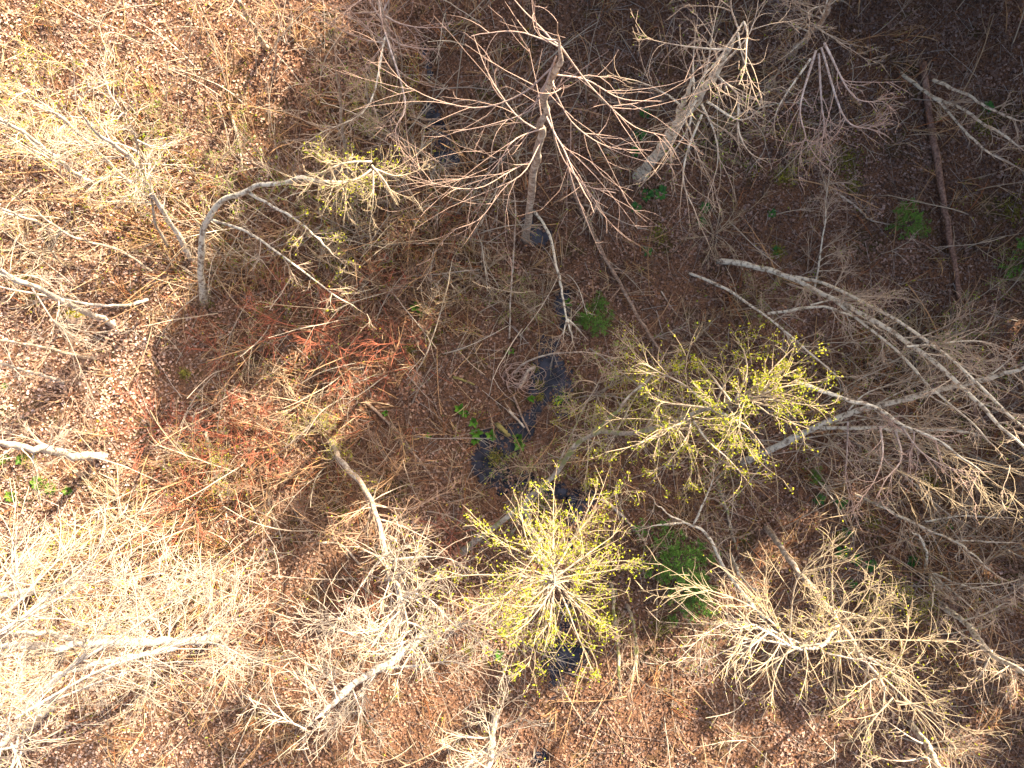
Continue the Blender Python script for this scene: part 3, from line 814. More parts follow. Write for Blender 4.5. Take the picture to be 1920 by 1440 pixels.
tree('budding_tree', 'alder crown with yellow buds hanging over grey leaf litter beside the lichen-covered trunk',
     [(1480, 105, 0), (1498, 85, 3), (1522, 60, 6), (1548, 20, 9.5), (1570, -30, 12)], .14, .06, 'alder',
     limbs=[dict(n=10, t=(.4, 1), L=(1.6, 3.2), mat='lichen')],
     arms=[dict(p=[(1535, 100, 10), (1540, 190, 9.6), (1545, 240, 9.4), (1535, 290, 9)], mat='pink'),
           dict(p=[(1540, 90, 10), (1580, 215, 10), (1620, 240, 10), (1650, 230, 10.2)], mat='pink'),
           dict(p=[(1530, 95, 10), (1500, 200, 9.8), (1510, 260, 9.4), (1480, 270, 9.2)], mat='pink'),
           dict(p=[(1545, 80, 10.4), (1600, 180, 10.4), (1660, 190, 10.6)], mat='pink'),
           dict(p=[(1520, 110, 9), (1460, 200, 8.6), (1450, 250, 8.4)], mat='lichen')],
     tw=4, sub=2.8, leaf=.35, leafc='bud', lsize=.07, rt=.011)

tree('dead_sapling', 'dead lichen-whitened sapling with brittle twigs on the shaded floor beyond the spruce',
     [(1530, 545, 0), (1538, 480, .8), (1545, 420, 1.6), (1552, 350, 2.4), (1555, 290, 3)], .05, .015, 'lichen', cat='sapling',
     limbs=[dict(n=26, t=(.05, 1), L=(.6, 1.8), ang=(25, 75))], tw=5, sub=3, rt=.010)
tree('dead_sapling', 'lichen-spotted dead stem ending in a forked tip over the green spruce seedling',
     [(1003, 395, 0), (1030, 440, .6), (1045, 500, 1.2), (1053, 545, 1.7), (1061, 592, 2.2), (1072, 625, 2.6), (1083, 663, 3)], .075, .025, 'lichen', cat='sapling',
     limbs=[dict(n=8, t=(.3, 1), L=(.3, .8))],
     arms=[dict(p=[(1064, 598, 2.3), (1080, 612, 2.5), (1102, 638, 2.7)]), dict(p=[(1063, 597, 2.3), (1057, 625, 2.5), (1055, 652, 2.6)])], tw=4, sub=2)

tree('lichen_maple', 'bent lichen-coated stems kneeling around the bushy spruce sapling',
     [(1440, 1165, 0), (1392, 1112, 1.2), (1356, 1060, 2.2), (1325, 1004, 3), (1290, 984, 3.4), (1232, 983, 3.6), (1192, 996, 3.6)], .09, .03, 'lichen',
     stems=[dict(p=[(1300, 985, 3.4), (1322, 940, 4), (1335, 900, 4.6), (1340, 860, 5)], r0=.05, r1=.015, sink=False),
            dict(p=[(1285, 980, 3.4), (1240, 955, 3.8), (1215, 925, 4)], r0=.04, r1=.012, sink=False)],
     limbs=[dict(n=16, t=(.2, 1), L=(.5, 1.6)), dict(n=10, t=(.2, 1), L=(.5, 1.2), on=1, leaf=.6, leafc='green')], tw=4, sub=2.6, leaf=.2, leafc='green')
tree('lichen_sapling', 'pale lichen-coated stem standing alone between the leafy crown and spruce sapling',
     [(1148, 1095, 0), (1152, 1130, 2), (1155, 1180, 4.6), (1162, 1262, 8), (1170, 1330, 10)], .09, .04, 'maple', cat='sapling',
     limbs=[dict(n=8, t=(.3, 1), L=(.5, 1.4))], tw=4, sub=2.5)
tree('lichen_sapling', 'pair of crooked lichen-coated stems next to a taller single stem',
     [(1178, 1138, 0), (1188, 1170, 1.8), (1192, 1205, 3.6), (1185, 1262, 6.2), (1176, 1320, 8)], .075, .03, 'maple', cat='sapling',
     stems=[dict(p=[(1191, 1195, 3.2), (1196, 1220, 4.4), (1192, 1255, 6), (1200, 1300, 7.6)], r0=.05, r1=.02, sink=False)],
     limbs=[dict(n=8, t=(.3, 1), L=(.5, 1.4))], tw=4, sub=2.5)
tree('lichen_sapling', 'short knobbly lichen-grey stem behind the sunlit budding fan',
     [(1372, 1040, 0), (1380, 1062, 1), (1392, 1085, 2), (1405, 1098, 2.8), (1440, 1110, 3.8)], .09, .04, 'lichen', cat='sapling',
     limbs=[dict(n=8, t=(.3, 1), L=(.4, 1.2))], tw=4, sub=2.5)

tree('lichen_maple', 'starburst of lichen-white stems around a mossy foot in reddish brambles',
     [(1742, 1072, 0), (1738, 1040, 1.2), (1722, 1005, 2.2), (1705, 990, 3)], .07, .03, 'lichen',
     stems=[dict(p=[(1744, 1074, .2), (1750, 1100, 1.2), (1748, 1130, 2), (1746, 1160, 2.6)], r0=.05, r1=.015, sink=False),
            dict(p=[(1746, 1072, .2), (1790, 1092, 1.2), (1840, 1106, 2), (1890, 1130, 2.6)], r0=.05, r1=.015, sink=False),
            dict(p=[(1746, 1074, .2), (1780, 1105, 1.4), (1815, 1135, 2.4), (1850, 1160, 3)], r0=.05, r1=.015, sink=False),
            dict(p=[(1744, 1076, .2), (1770, 1110, 1.2), (1790, 1130, 2)], r0=.04, r1=.012, sink=False)],
     limbs=[dict(n=6, t=(.2, 1), L=(.4, 1.2), on=k) for k in range(5)], tw=4, sub=2.6)
tree('lichen_maple', 'long lichen-grey stem threading through brambles above the starburst of stems',
     [(1600, 925, 0), (1650, 950, 1), (1720, 984, 2.6), (1790, 1014, 4), (1830, 1045, 5), (1870, 1080, 6), (1930, 1110, 7)], .07, .02, 'lichen',
     stems=[dict(p=[(1735, 978, 2.6), (1800, 968, 3.6), (1870, 970, 4.6), (1930, 972, 5.4)], r0=.04, r1=.02, sink=False),
            dict(p=[(1790, 1014, 4), (1850, 1015, 5), (1930, 1022, 6)], r0=.04, r1=.015, sink=False)],
     limbs=[dict(n=14, t=(.2, 1), L=(.6, 1.6)), dict(n=8, t=(.2, 1), L=(.5, 1.2), on=1)], tw=4, sub=2.8)
tree('alder_tree', 'grey lichen-blotched trunk leaving the shade beyond the starburst of stems',
     [(1770, 1135, 0), (1800, 1162, 2), (1850, 1214, 5), (1920, 1262, 7.6), (1990, 1330, 10)], .13, .07, 'lichen',
     limbs=[dict(n=18, t=(.2, 1), L=(1.0, 2.6))],
     arms=[dict(p=[(1800, 1165, 2.4), (1850, 1150, 3.6), (1890, 1130, 4.4), (1930, 1150, 5)]),
           dict(p=[(1860, 1220, 5.2), (1840, 1262, 6), (1810, 1290, 6.6)])], tw=4, sub=2.8, leaf=.12)
tree('arching_stem', 'slender grey stem arching over the black creek pool from a knot of curly roots',
     [(962, 704, 0), (980, 684, .8), (1005, 670, 1.4), (1045, 661, 2), (1100, 663, 2.4), (1150, 672, 2.6), (1198, 690, 2.8)], .05, .02, 'alder', cat='sapling',
     limbs=[dict(n=6, t=(.4, 1), L=(.3, .9))], tw=3, sub=2)
tree('arching_stem', 'single long whip curving across the brown thicket toward the red twigs',
     [(760, 730, 0), (782, 696, .6), (802, 662, 1.1), (820, 607, 1.7), (837, 540, 2.4), (850, 490, 2.8), (872, 440, 3.2)], .04, .015, 'straw', cat='sapling',
     limbs=[dict(n=5, t=(.3, 1), L=(.4, 1.0))], tw=3, sub=2)
tree('arching_stem', 'thin pale stem trailing from the alder foot toward a seep of creek water',
     [(955, 640, 0), (958, 560, 1), (962, 480, 2), (965, 400, 3), (955, 320, 4), (948, 250, 5)], .04, .02, 'alder', cat='sapling',
     limbs=[dict(n=12, t=(.1, 1), L=(.4, 1.2))], tw=4, sub=2.5, leaf=.3, leafc='green')
# trees whose feet stand beyond the picture's upper and lower borders
tree('alder_tree', 'bare alder beyond the bowed maple with twigs over sunny ground',
     [(500, 90, 0), (480, 60, 3.5), (455, 20, 7), (425, -30, 10)], .13, .06, 'alder', limbs=[dict(n=18, t=(.3, 1), L=(1.2, 2.8))], tw=4, sub=2.5, leaf=.2)
tree('alder_tree', 'bare alder standing across the creek from the smooth grey alder',
     [(740, 120, 0), (730, 80, 4), (715, 20, 8), (700, -60, 12)], .14, .06, 'alder',
     limbs=[dict(n=20, t=(.3, 1), L=(1.4, 3.2), mat='pink')],
     arms=[dict(p=[(722, 60, 8), (760, 190, 8.5), (742, 240, 8.5), (745, 280, 8.4)], mat='pink'), dict(p=[(722, 70, 8), (690, 200, 8), (600, 250, 8.4), (545, 290, 8.6)], mat='lichen')], tw=3.6, sub=2.5)
tree('alder_tree', 'bare alder at the lower end of the creek with pale twigs',
     [(930, 1340, 0), (925, 1375, 4), (918, 1430, 8), (910, 1500, 11)], .15, .07, 'pale', limbs=[dict(n=22, t=(.3, 1), L=(1.4, 3.0))], tw=4, sub=2.6, leaf=.1)
tree('alder_tree', 'grey alder in the shade past the sunlit budding fan',
     [(1700, 1350, 0), (1730, 1390, 4), (1770, 1450, 8), (1820, 1530, 11)], .15, .07, 'lichen', limbs=[dict(n=22, t=(.3, 1), L=(1.4, 3.0))], tw=4, sub=2.6, leaf=.2)

# ------------------------------------------------------------------ undergrowth: uncountable brown stems, twigs on the floor
def undergrowth():
    # clumps of arching stems; denser in the reddish thicket of the middle-west and the bramble of the south-east
    n = 5600
    x = R.uniform(-26, 26, n); y = R.uniform(-19.5, 19.5, n)
    px = x * PXM + 960; py = 720 - y * PXM

    def blob(cx, cy, sx, sy): return np.exp(-((px - cx) / sx) ** 2 - ((py - cy) / sy) ** 2)
    w = .16 + .75 * blob(560, 560, 330, 260) + .8 * blob(420, 900, 260, 200) + .55 * blob(1700, 780, 250, 180) + .6 * blob(1820, 1020, 170, 180) \
        + .5 * blob(120, 330, 250, 250) + .5 * blob(850, 320, 180, 130) + .2 * blob(1180, 820, 250, 140) + .6 * blob(220, 1100, 350, 180) + .35 * blob(900, 560, 200, 140)
    w *= (.2 + 1.9 * vnoise(x, y, 1.7, 31) ** 2) * (1 - .85 * np.clip(blob(95, 680, 120, 150) + blob(290, 690, 90, 110) + blob(1660, 330, 210, 120) + blob(1190, 410, 130, 110) + blob(580, 1090, 110, 80) + blob(1560, 1020, 90, 80) + blob(840, 730, 90, 70) + blob(380, 240, 70, 60), 0, 1))
    keep = (R.uniform(size=n) < w) & (creek_dist(x, y) > .15)
    x, y, px, py = x[keep], y[keep], px[keep], py[keep]
    n = len(x)
    m = R.integers(4, 12, n)
    idx = np.repeat(np.arange(n), m)
    lean = R.normal(size=(n, 3)) * .45; lean[:, 2] = 0
    k = len(idx)
    st = np.stack([x[idx] + R.normal(size=k) * .12, y[idx] + R.normal(size=k) * .12, np.zeros(k)], 1)
    st[:, 2] = height(st[:, 0], st[:, 1]) - .03
    d = np.array([0, 0, .8]) + lean[idx] + R.normal(size=(k, 3)) * .38; d[:, 2] = np.abs(d[:, 2])
    L = R.uniform(.5, 1.9, k)
    droop = np.zeros((k, 3)); droop[:, 2] = R.uniform(-1.8, -.1, k)
    p = grow(st, d, L, 5, .05, droop * .7 + R.normal(size=(k, 3)) * .22, R)
    red = np.exp(-((px[idx] - 430) / 230) ** 2 - ((py[idx] - 800) / 170) ** 2) + .6 * np.exp(-((px[idx] - 640) / 160) ** 2 - ((py[idx] - 640) / 110) ** 2)
    base = np.array([(.40, .23, .11), (.54, .34, .16), (.22, .12, .06), (.60, .43, .25), (.38, .155, .065), (.48, .36, .24)])
    c = base[R.integers(0, 6, k)] * R.uniform(.8, 1.2, (k, 1))
    isred = (R.uniform(size=k) < red * .35)[:, None]
    c = np.where(isred, np.array([(.46, .16, .09)]) * R.uniform(.8, 1.2, (k, 1)), c)
    g = Geo()
    g.tubes(p, np.linspace(.019, .010, 5)[None] * R.uniform(.6, 1.5, (k, 1)), 3, c)
    q = int(k * .9)
    t = R.uniform(.25, .95, q)
    i, s2, d2 = side(p, t, np.radians(R.uniform(20, 60, q)), R, 0, q)
    tp = grow(s2, d2, R.uniform(.12, .7, q), 3, .2, (0, 0, -.1), R)
    g.tubes(tp, np.linspace(.012, .008, 3)[None] * np.ones((q, 1)), 3, c[i])
    tag(g.build('undergrowth', M['brown_stem']), 'tangled bare brown stems of the thicket rising through the leaves', 'undergrowth', kind='stuff')
    # small new leaves on the thicket, here and there
    u = np.clip(.1 + .9 * np.exp(-((px[idx] - 330) / 380) ** 2 - ((py[idx] - 330) / 230) ** 2) + .5 * np.exp(-((px[idx] - 250) / 300) ** 2 - ((py[idx] - 1080) / 160) ** 2)
                + .6 * np.exp(-((px[idx] - 1800) / 200) ** 2 - ((py[idx] - 640) / 170) ** 2) + .5 * np.exp(-((px[idx] - 1130) / 200) ** 2 - ((py[idx] - 820) / 160) ** 2), 0, 1)
    pick = np.nonzero(R.uniform(size=k) < u * .55)[0]
    pick = np.repeat(pick, 5)
    pos = p[pick, R.integers(1, 5, len(pick))] + R.normal(size=(len(pick), 3)) * .06
    pal = np.array(LEAFC['green'] + LEAFC['lime'])
    g = Geo(); g.leaves(pos, R.uniform(.06, .13, len(pos)), R, pal[R.integers(0, 6, len(pos))] * R.uniform(.7, 1.1, (len(pos), 1)), flat=.4, aspect=.6)
    tag(g.build('undergrowth_leaves', M['leaf'], smooth=False), 'tiny fresh green leaves sprinkled through the thicket', 'foliage', kind='stuff')


undergrowth()


def whips():
    # taller bare whips of vine maple and hazel that cross one another everywhere
    n = 9000
    x = R.uniform(-26, 26, n); y = R.uniform(-19.5, 19.5, n)
    px = x * PXM + 960; py = 720 - y * PXM

    def blob(cx, cy, sx, sy): return np.exp(-((px - cx) / sx) ** 2 - ((py - cy) / sy) ** 2)
    w = .10 + .55 * blob(150, 300, 330, 200) + .6 * blob(860, 320, 230, 160) + .5 * blob(620, 440, 250, 180) + .55 * blob(1700, 720, 260, 170) + .45 * blob(1820, 1000, 200, 180) \
        + .35 * blob(1400, 250, 250, 120) + .3 * blob(250, 1050, 350, 180) + .3 * blob(1200, 880, 250, 140) + .1 * blob(1250, 560, 250, 120) + .25 * blob(460, 850, 200, 150)
    w *= (1 - .85 * np.clip(blob(95, 680, 120, 150) + blob(290, 690, 90, 110) + blob(1660, 330, 210, 120) + blob(1190, 410, 130, 110) + blob(580, 1090, 110, 80) + blob(1560, 1020, 90, 80) + blob(840, 730, 90, 70) + blob(380, 240, 70, 60), 0, 1))
    keep = (R.uniform(size=n) < w * (.25 + 1.5 * vnoise(x, y, 2.2, 51) ** 1.5)) & (creek_dist(x, y) > .1)
    x, y, px, py = x[keep], y[keep], px[keep], py[keep]
    n = len(x)
    st = np.stack([x, y, height(x, y) - .04], 1)
    # most lean outward from the clearing's middle or towards the light, so they cross
    d = np.array([0, 0, 1.]) + R.normal(size=(n, 3)) * np.array([.55, .55, .1])
    L = R.uniform(1.4, 4.6, n)
    droop = np.zeros((n, 3)); droop[:, 2] = R.uniform(-1.7, .1, n)
    p = grow(st, d, L, 8, .04, droop * .75 + R.normal(size=(n, 3)) * .28, R)
    base = np.array([(.52, .38, .23), (.60, .47, .33), (.40, .25, .14), (.50, .41, .31), (.54, .32, .16), (.66, .55, .40)])
    c = base[R.integers(0, 6, n)] * R.uniform(.75, 1.1, (n, 1))
    g = Geo()
    g.tubes(p, np.linspace(1, .4, 8)[None] * (.013 + .0055 * L)[:, None], 3, c)
    q = n * 5
    t = R.uniform(.25, .97, q)
    i, s2, d2 = side(p, t, np.radians(R.uniform(18, 55, q)), R, 0, q)
    tp = arc(s2, d2, R.uniform(.2, 1.0, q) * (.5 + .28 * L[i]), 4, .35, .05, (0, 0, -.05), R)
    g.tubes(tp, np.linspace(.013, .005, 4)[None] * np.ones((q, 1)), 3, c[i] * .95)
    tag(g.build('tall_undergrowth', M['brown_stem']), 'long bare whips crossing one another above the leaf litter', 'undergrowth', kind='stuff')
    k = np.nonzero(R.uniform(size=q) < .16)[0]
    k = np.repeat(k, 3)
    pos = tp[k, R.integers(1, 4, len(k))] + R.normal(size=(len(k), 3)) * .04
    pal = np.array(LEAFC['green'] + LEAFC['lime'])
    g = Geo(); g.leaves(pos, R.uniform(.045, .1, len(pos)), R, pal[R.integers(0, 6, len(pos))] * R.uniform(.7, 1.1, (len(pos), 1)), flat=.4, aspect=.6)
    tag(g.build('tall_undergrowth_leaves', M['leaf'], smooth=False), 'scattered fresh leaflets on the tall bare whips', 'foliage', kind='stuff')


whips()


def twig_litter(n=11000):
    x = R.uniform(-26, 26, n); y = R.uniform(-19.5, 19.5, n)
    keep = (R.uniform(size=n) < .4 + .7 * vnoise(x, y, 3, 41)) & (creek_dist(x, y) > -.1)
    x, y = x[keep], y[keep]; n = len(x)
    st = np.stack([x, y, height(x, y) + .05], 1)
    a = R.uniform(0, 2 * np.pi, n)
    p = grow(st, np.stack([np.cos(a), np.sin(a), np.zeros(n)], 1), R.uniform(.3, 1.0, n) ** 2 * 2.6 + .15, 4, .11, (0, 0, 0), R)
    p[:, :, 2] = np.maximum(height(p[:, :, 0], p[:, :, 1]), WATER_Z) + .06 + R.uniform(0, .06, (n, 1))
    base = np.array([(.38, .30, .24), (.25, .17, .12), (.46, .40, .33), (.16, .11, .09), (.33, .2, .13)])
    g = Geo(); g.tubes(p, np.linspace(1, .5, 4)[None] * (.008 + .018 * R.uniform(0, 1, (n, 1)) ** 3), 3, base[R.integers(0, 5, n)] * R.uniform(.8, 1.15, (n, 1)))
    tag(g.build('twig_litter', M['brown_stem']), 'small dead twigs strewn over the leaf litter', 'twig litter', kind='stuff')


twig_litter()


def moss_mass():
    g = Geo()
    spots = [(150, 585, .45), (630, 500, .3), (1590, 300, .9), (1470, 330, .5), (1600, 345, .5), (1905, 390, .8), (1850, 230, .7), (1640, 980, .5), (1720, 1150, .8),
             (1750, 905, .5), (1000, 690, .25), (1013, 720, .25), (1012, 745, .22), (930, 860, .5), (810, 630, .4), (770, 655, .35), (1150, 1165, .9), (1130, 1020, .5),
             (1235, 440, .5), (640, 965, .4), (1010, 945, .6), (1240, 1180, .6), (880, 1220, .4), (1580, 1010, .35), (1460, 470, .4), (60, 860, .4), (390, 570, .3), (350, 700, .3)]
    for a, b_, r in spots:
        c0 = P(a, b_); n = int(420 * r)
        q = c0[:2] + R.normal(size=(n, 2)) * r * .45
        z = np.maximum(height(q[:, 0], q[:, 1]), WATER_Z) + R.uniform(.04, .12, n)
        c = np.array([(.17, .16, .035)]) * R.uniform(.5, 1.5, (n, 1)) + np.array([(.05, .03, 0)]) * R.uniform(0, 1, (n, 1))
        g.leaves(np.column_stack([q, z]), R.uniform(.06, .14, n), R, c, flat=.55, aspect=.7)
    tag(g.build('moss', M['moss'], smooth=False), 'olive moss cushions dotted over the damp floor', 'moss', kind='stuff')


moss_mass()

# ------------------------------------------------------------------ fallen wood, each piece a thing
def fallen(name, label, pts, r0, r1, mat, cat='branch', group=None, side_tw=0, S=8, lift=.0):
    SEED[0] += 1
    rng = np.random.default_rng(SEED[0])
    w = np.array([P(p[0], p[1], 0) for p in pts])
    w = spline(w, max(8, 4 * len(pts)))
    w[:, 2] = np.maximum(height(w[:, 0], w[:, 1]), WATER_Z)
    w[:, 2] = w[:, 2].max() * .35 + w[:, 2] * .65 + r0 * .75 + lift * np.linspace(0, 1, len(w))
    org = w[0].copy()
    o = empty(name, org, label, cat, group)
    K = len(w); tt = np.linspace(0, 1, K)
    g = Geo()
    if r0 > .11 and mat == 'log': w[:, 2] = np.linspace(w[:3, 2].mean(), w[-3:, 2].mean(), K) + .06
    w[1:-1] += rng.normal(size=(K - 2, 3)) * min(r0 * .2, .018)
    g.tubes(w, (r0 + (r1 - r0) * tt) * (1 + rng.normal(size=K) * .06), S, cap=True)
    g.build('trunk' if r0 > .09 else 'stick', M[mat], o, org)
    for k in range(side_tw):
        t = rng.uniform(.2, 1, 1)
        _, st, d = side(w[None], t, np.radians(rng.uniform(30, 70, 1)), rng, .6, 1)
        line = grow(st, d, rng.uniform(.4, 1.3, 1), 8, .1, (0, 0, -.1), rng)[0]
        branch(o, org, line, r0 * .35, mat, rng, tw=3, sub=1.5, name='side_branch')
    return o


fallen('fallen_log', 'long smooth brown conifer log lying across dark leaf litter', [(1728, 120), (1741, 215), (1757, 320), (1772, 410), (1786, 480), (1797, 560)], .17, .10, 'log', 'log')
fallen('fallen_log', 'reddish weathered log half hidden under the arching lichen stems', [(1797, 590), (1812, 670), (1822, 740), (1836, 830)], .12, .08, 'log', 'log')
fallen('fallen_log', 'mossy green log end lying in the black creek bed', [(931, 794), (942, 806), (955, 819)], .13, .11, 'mossy', 'log')
fallen('fallen_branch', 'long dead limb lying from the alder foot down to the arching stem', [(1068, 330), (1086, 385), (1105, 425), (1130, 482), (1165, 545), (1200, 607), (1236, 664)], .12, .06, 'dead', side_tw=7, lift=.5)
fallen('fallen_branch', 'straight brown limb slanting down the slope west of the creek', [(682, 752), (720, 786), (752, 822), (790, 870), (818, 905)], .075, .04, 'dead', side_tw=4)
fallen('fallen_branch', 'pale barkless limb lying among brown stems in the sunny thicket', [(385, 808), (397, 860), (408, 915), (422, 965), (431, 1003)], .08, .04, 'straw', side_tw=3)
fallen('fallen_branch', 'dark forked stick at the foot of the stout white-lit alder', [(243, 596), (225, 612), (208, 632), (194, 655)], .075, .06, 'dead', side_tw=1)
fallen('fallen_branch', 'twin brown limbs meeting at the creek edge, the longer one', [(962, 742), (972, 765), (983, 792), (995, 815)], .06, .04, 'dead')
fallen('fallen_branch', 'twin brown limbs meeting at the creek edge, the greyer one', [(953, 768), (968, 785), (984, 802)], .07, .05, 'alder')
fallen('fallen_branch', 'grey limb dropping out of the leafy crown toward the kneeling stems', [(1128, 934), (1150, 952), (1172, 972), (1192, 994), (1215, 1022)], .07, .05, 'alder', side_tw=2)
fallen('fallen_branch', 'lichen-patched limb on the leaves beside the kneeling stems', [(1343, 895), (1356, 935), (1368, 968), (1378, 1010), (1388, 1045)], .09, .06, 'maple', side_tw=3)
fallen('fallen_branch', 'grey curved limb resting on the small spruce in the dark shade', [(1578, 364), (1604, 382), (1622, 397), (1636, 410), (1675, 420)], .055, .03, 'alder', side_tw=2)
fallen('fallen_branch', 'slanting dead stick on shaded leaves above the lichen sheaf', [(1270, 510), (1300, 470), (1345, 430), (1400, 395)], .03, .02, 'dead', side_tw=3)
fallen('fallen_branch', 'brown rotten limb reaching from the spruce toward the long log', [(1700, 445), (1735, 455), (1760, 472)], .06, .04, 'log')
fallen('fallen_branch', 'dark limb leaning against the upper end of the long log', [(1702, 195), (1692, 215), (1682, 245)], .05, .03, 'log', side_tw=2)
fallen('fallen_branch', 'long thin brown stick across the reddish leaf bank', [(382, 760), (330, 730), (290, 680), (385, 620)][::-1], .035, .02, 'dead', side_tw=2)
fallen('fallen_branch', 'pale stick lying in the open leaf bank between sun and shade', [(228, 715), (265, 765), (295, 820), (318, 850)], .035, .025, 'straw', side_tw=2)
fallen('fallen_branch', 'brown limb stretched along the bank below the red-stemmed shrub', [(512, 672), (545, 682), (590, 688), (630, 700)], .05, .03, 'dead', side_tw=3)
fallen('fallen_branch', 'stack of bleached sticks in the thicket below the pale limb, thickest one', [(505, 905), (502, 945), (522, 1000), (530, 1035)], .05, .03, 'straw', side_tw=3)
fallen('fallen_branch', 'bleached stick standing in the sunlit gap beside the bowed maple', [(428, 195), (440, 235), (450, 275), (455, 320)], .08, .05, 'straw', side_tw=3)
fallen('fallen_branch', 'grey limb crossing under the straight twiggy alder', [(590, 1020), (640, 1025), (700, 1085), (800, 1075), (880, 1050)], .06, .04, 'alder', side_tw=4)
fallen('fallen_branch', 'brown horizontal limbs piled by the shaded creek, topmost one', [(690, 205), (740, 212), (790, 222), (860, 218), (930, 200)], .07, .04, 'dead', side_tw=4)
fallen('fallen_branch', 'brown horizontal limbs piled by the shaded creek, lowest one', [(715, 228), (770, 232), (830, 236), (900, 232)], .06, .04, 'dead', side_tw=4)
fallen('fallen_branch', 'thin dead limb angling from the red twigs toward the bowed maple tip', [(800, 345), (825, 385), (850, 425), (870, 455)], .045, .03, 'dead', side_tw=3)
fallen('fallen_branch', 'mossy stick lying on leaves beside the creek pool', [(850, 707), (868, 712), (890, 722)], .07, .05, 'mossy')
fallen('fallen_branch', 'long grey stick across the leaves under the yellow-green maple', [(1240, 545), (1262, 580), (1280, 600), (1295, 625)], .035, .02, 'alder', side_tw=3)
fallen('fallen_branch', 'brown sunlit limb among reddish brambles at the shaded edge', [(1340, 935), (1375, 960), (1420, 985), (1450, 1010)], .05, .03, 'dead', side_tw=2)
fallen('fallen_branch', 'dark rotten limb in brambles beneath the starburst of stems', [(1650, 1062), (1690, 1080), (1735, 1092), (1790, 1110)], .07, .05, 'log', side_tw=3)

# ------------------------------------------------------------------ shrubs
def make_shrub(name, mat, seed, n, L, spread, leaf, leafc='lime', tw=4, sub=2, rt=.008, up=-.6, r=.008, lsize=.07, rootz=0):
    rng = np.random.default_rng(seed)
    root = bpy.data.objects.new(name, None); root.empty_display_size = .3; C.objects.link(root)
    az = rng.uniform(0, 2 * np.pi, n)
    d = np.stack([np.cos(az) * spread, np.sin(az) * spread, np.ones(n)], 1) + rng.normal(size=(n, 3)) * .15
    st = rng.normal(size=(n, 3)) * .06; st[:, 2] = -.05
    ln = rng.uniform(*L, n)
    p = grow(st, d, ln, 10, .09, (0, 0, up), rng)
    for k in range(n):
        branch(root, (0, 0, 0), p[k], r * ln[k], mat, rng, tw=tw, sub=sub, leaf=leaf, leafc=leafc, rt=rt, name='stem', t0=.35, lsize=lsize, S=4)
    return root


def place(proto, used, px, py, label, cat, group, s=1.0, rz=0, z=None):
    o = proto if not used.get(proto.name) else copy_tree(proto)
    used[proto.name] = True
    p = P(px, py)
    o.location = (float(p[0]), float(p[1]), gz(p) if z is None else z)
    o.scale = (s, s, s); o.rotation_euler = (0, 0, rz)
    return tag(o, label, cat, group)


USED = {}
DOG = [make_shrub('red_dogwood', 'red', 900 + k, 9, (1.6, 3.6), .9, .12, 'bud', tw=2.8, sub=1.8, rt=.011, up=-.25, r=.008) for k in range(2)]
GR = 'red-stemmed dogwood shrubs'
for i, (a, b_, s, lab) in enumerate([
        (585, 615, 1.15, 'largest red dogwood shrub with coral twigs crossing pale sunlit stems'),
        (535, 572, .7, 'small red dogwood sprig on shaded leaves beside the largest red shrub'),
        (745, 492, .62, 'tiny bright red dogwood sprig in dark tangled stems near the creek'),
        (645, 690, .9, 'red dogwood with orange-red branchlets at the edge of the sunny thicket'),
        (400, 655, .6, 'pale red dogwood sprig below the foot of the bowed maple'),
        (745, 640, .85, 'rusty dogwood among brown stems near the long curving whip'),
        (425, 790, .9, 'low red dogwood in the sunny thicket beside the pale barkless limb'),
        (300, 800, .8, 'lone red dogwood stem on the reddish leaf bank'),
        (365, 950, .9, 'red dogwood under pale alder limbs in the sunny corner thicket'),
        (845, 1005, .7, 'faint red dogwood between the straight alder and the leafy crown'),
        (690, 1130, .75, 'red dogwood twigs showing through the bright alder fan'),
        (865, 405, .6, 'red dogwood tips over dark creek water under the pinkish branches'),
        (480, 820, 1.0, 'red dogwood spreading over the brightest patch of dry leaves')]):
    place(DOG[i % 2], USED, a, b_, lab, 'shrub', GR, s, i * 2.1)
BRN = [make_shrub('brown_shrub', 'straw', 930, 14, (1.2, 2.4), .75, .0, tw=4, sub=2, rt=.009, up=-1.3),
       make_shrub('brown_shrub', 'dead', 931, 14, (1.2, 2.6), .8, .0, tw=4, sub=2.2, rt=.009, up=-1.1)]
GB = 'bare brown shrubs of the thicket'
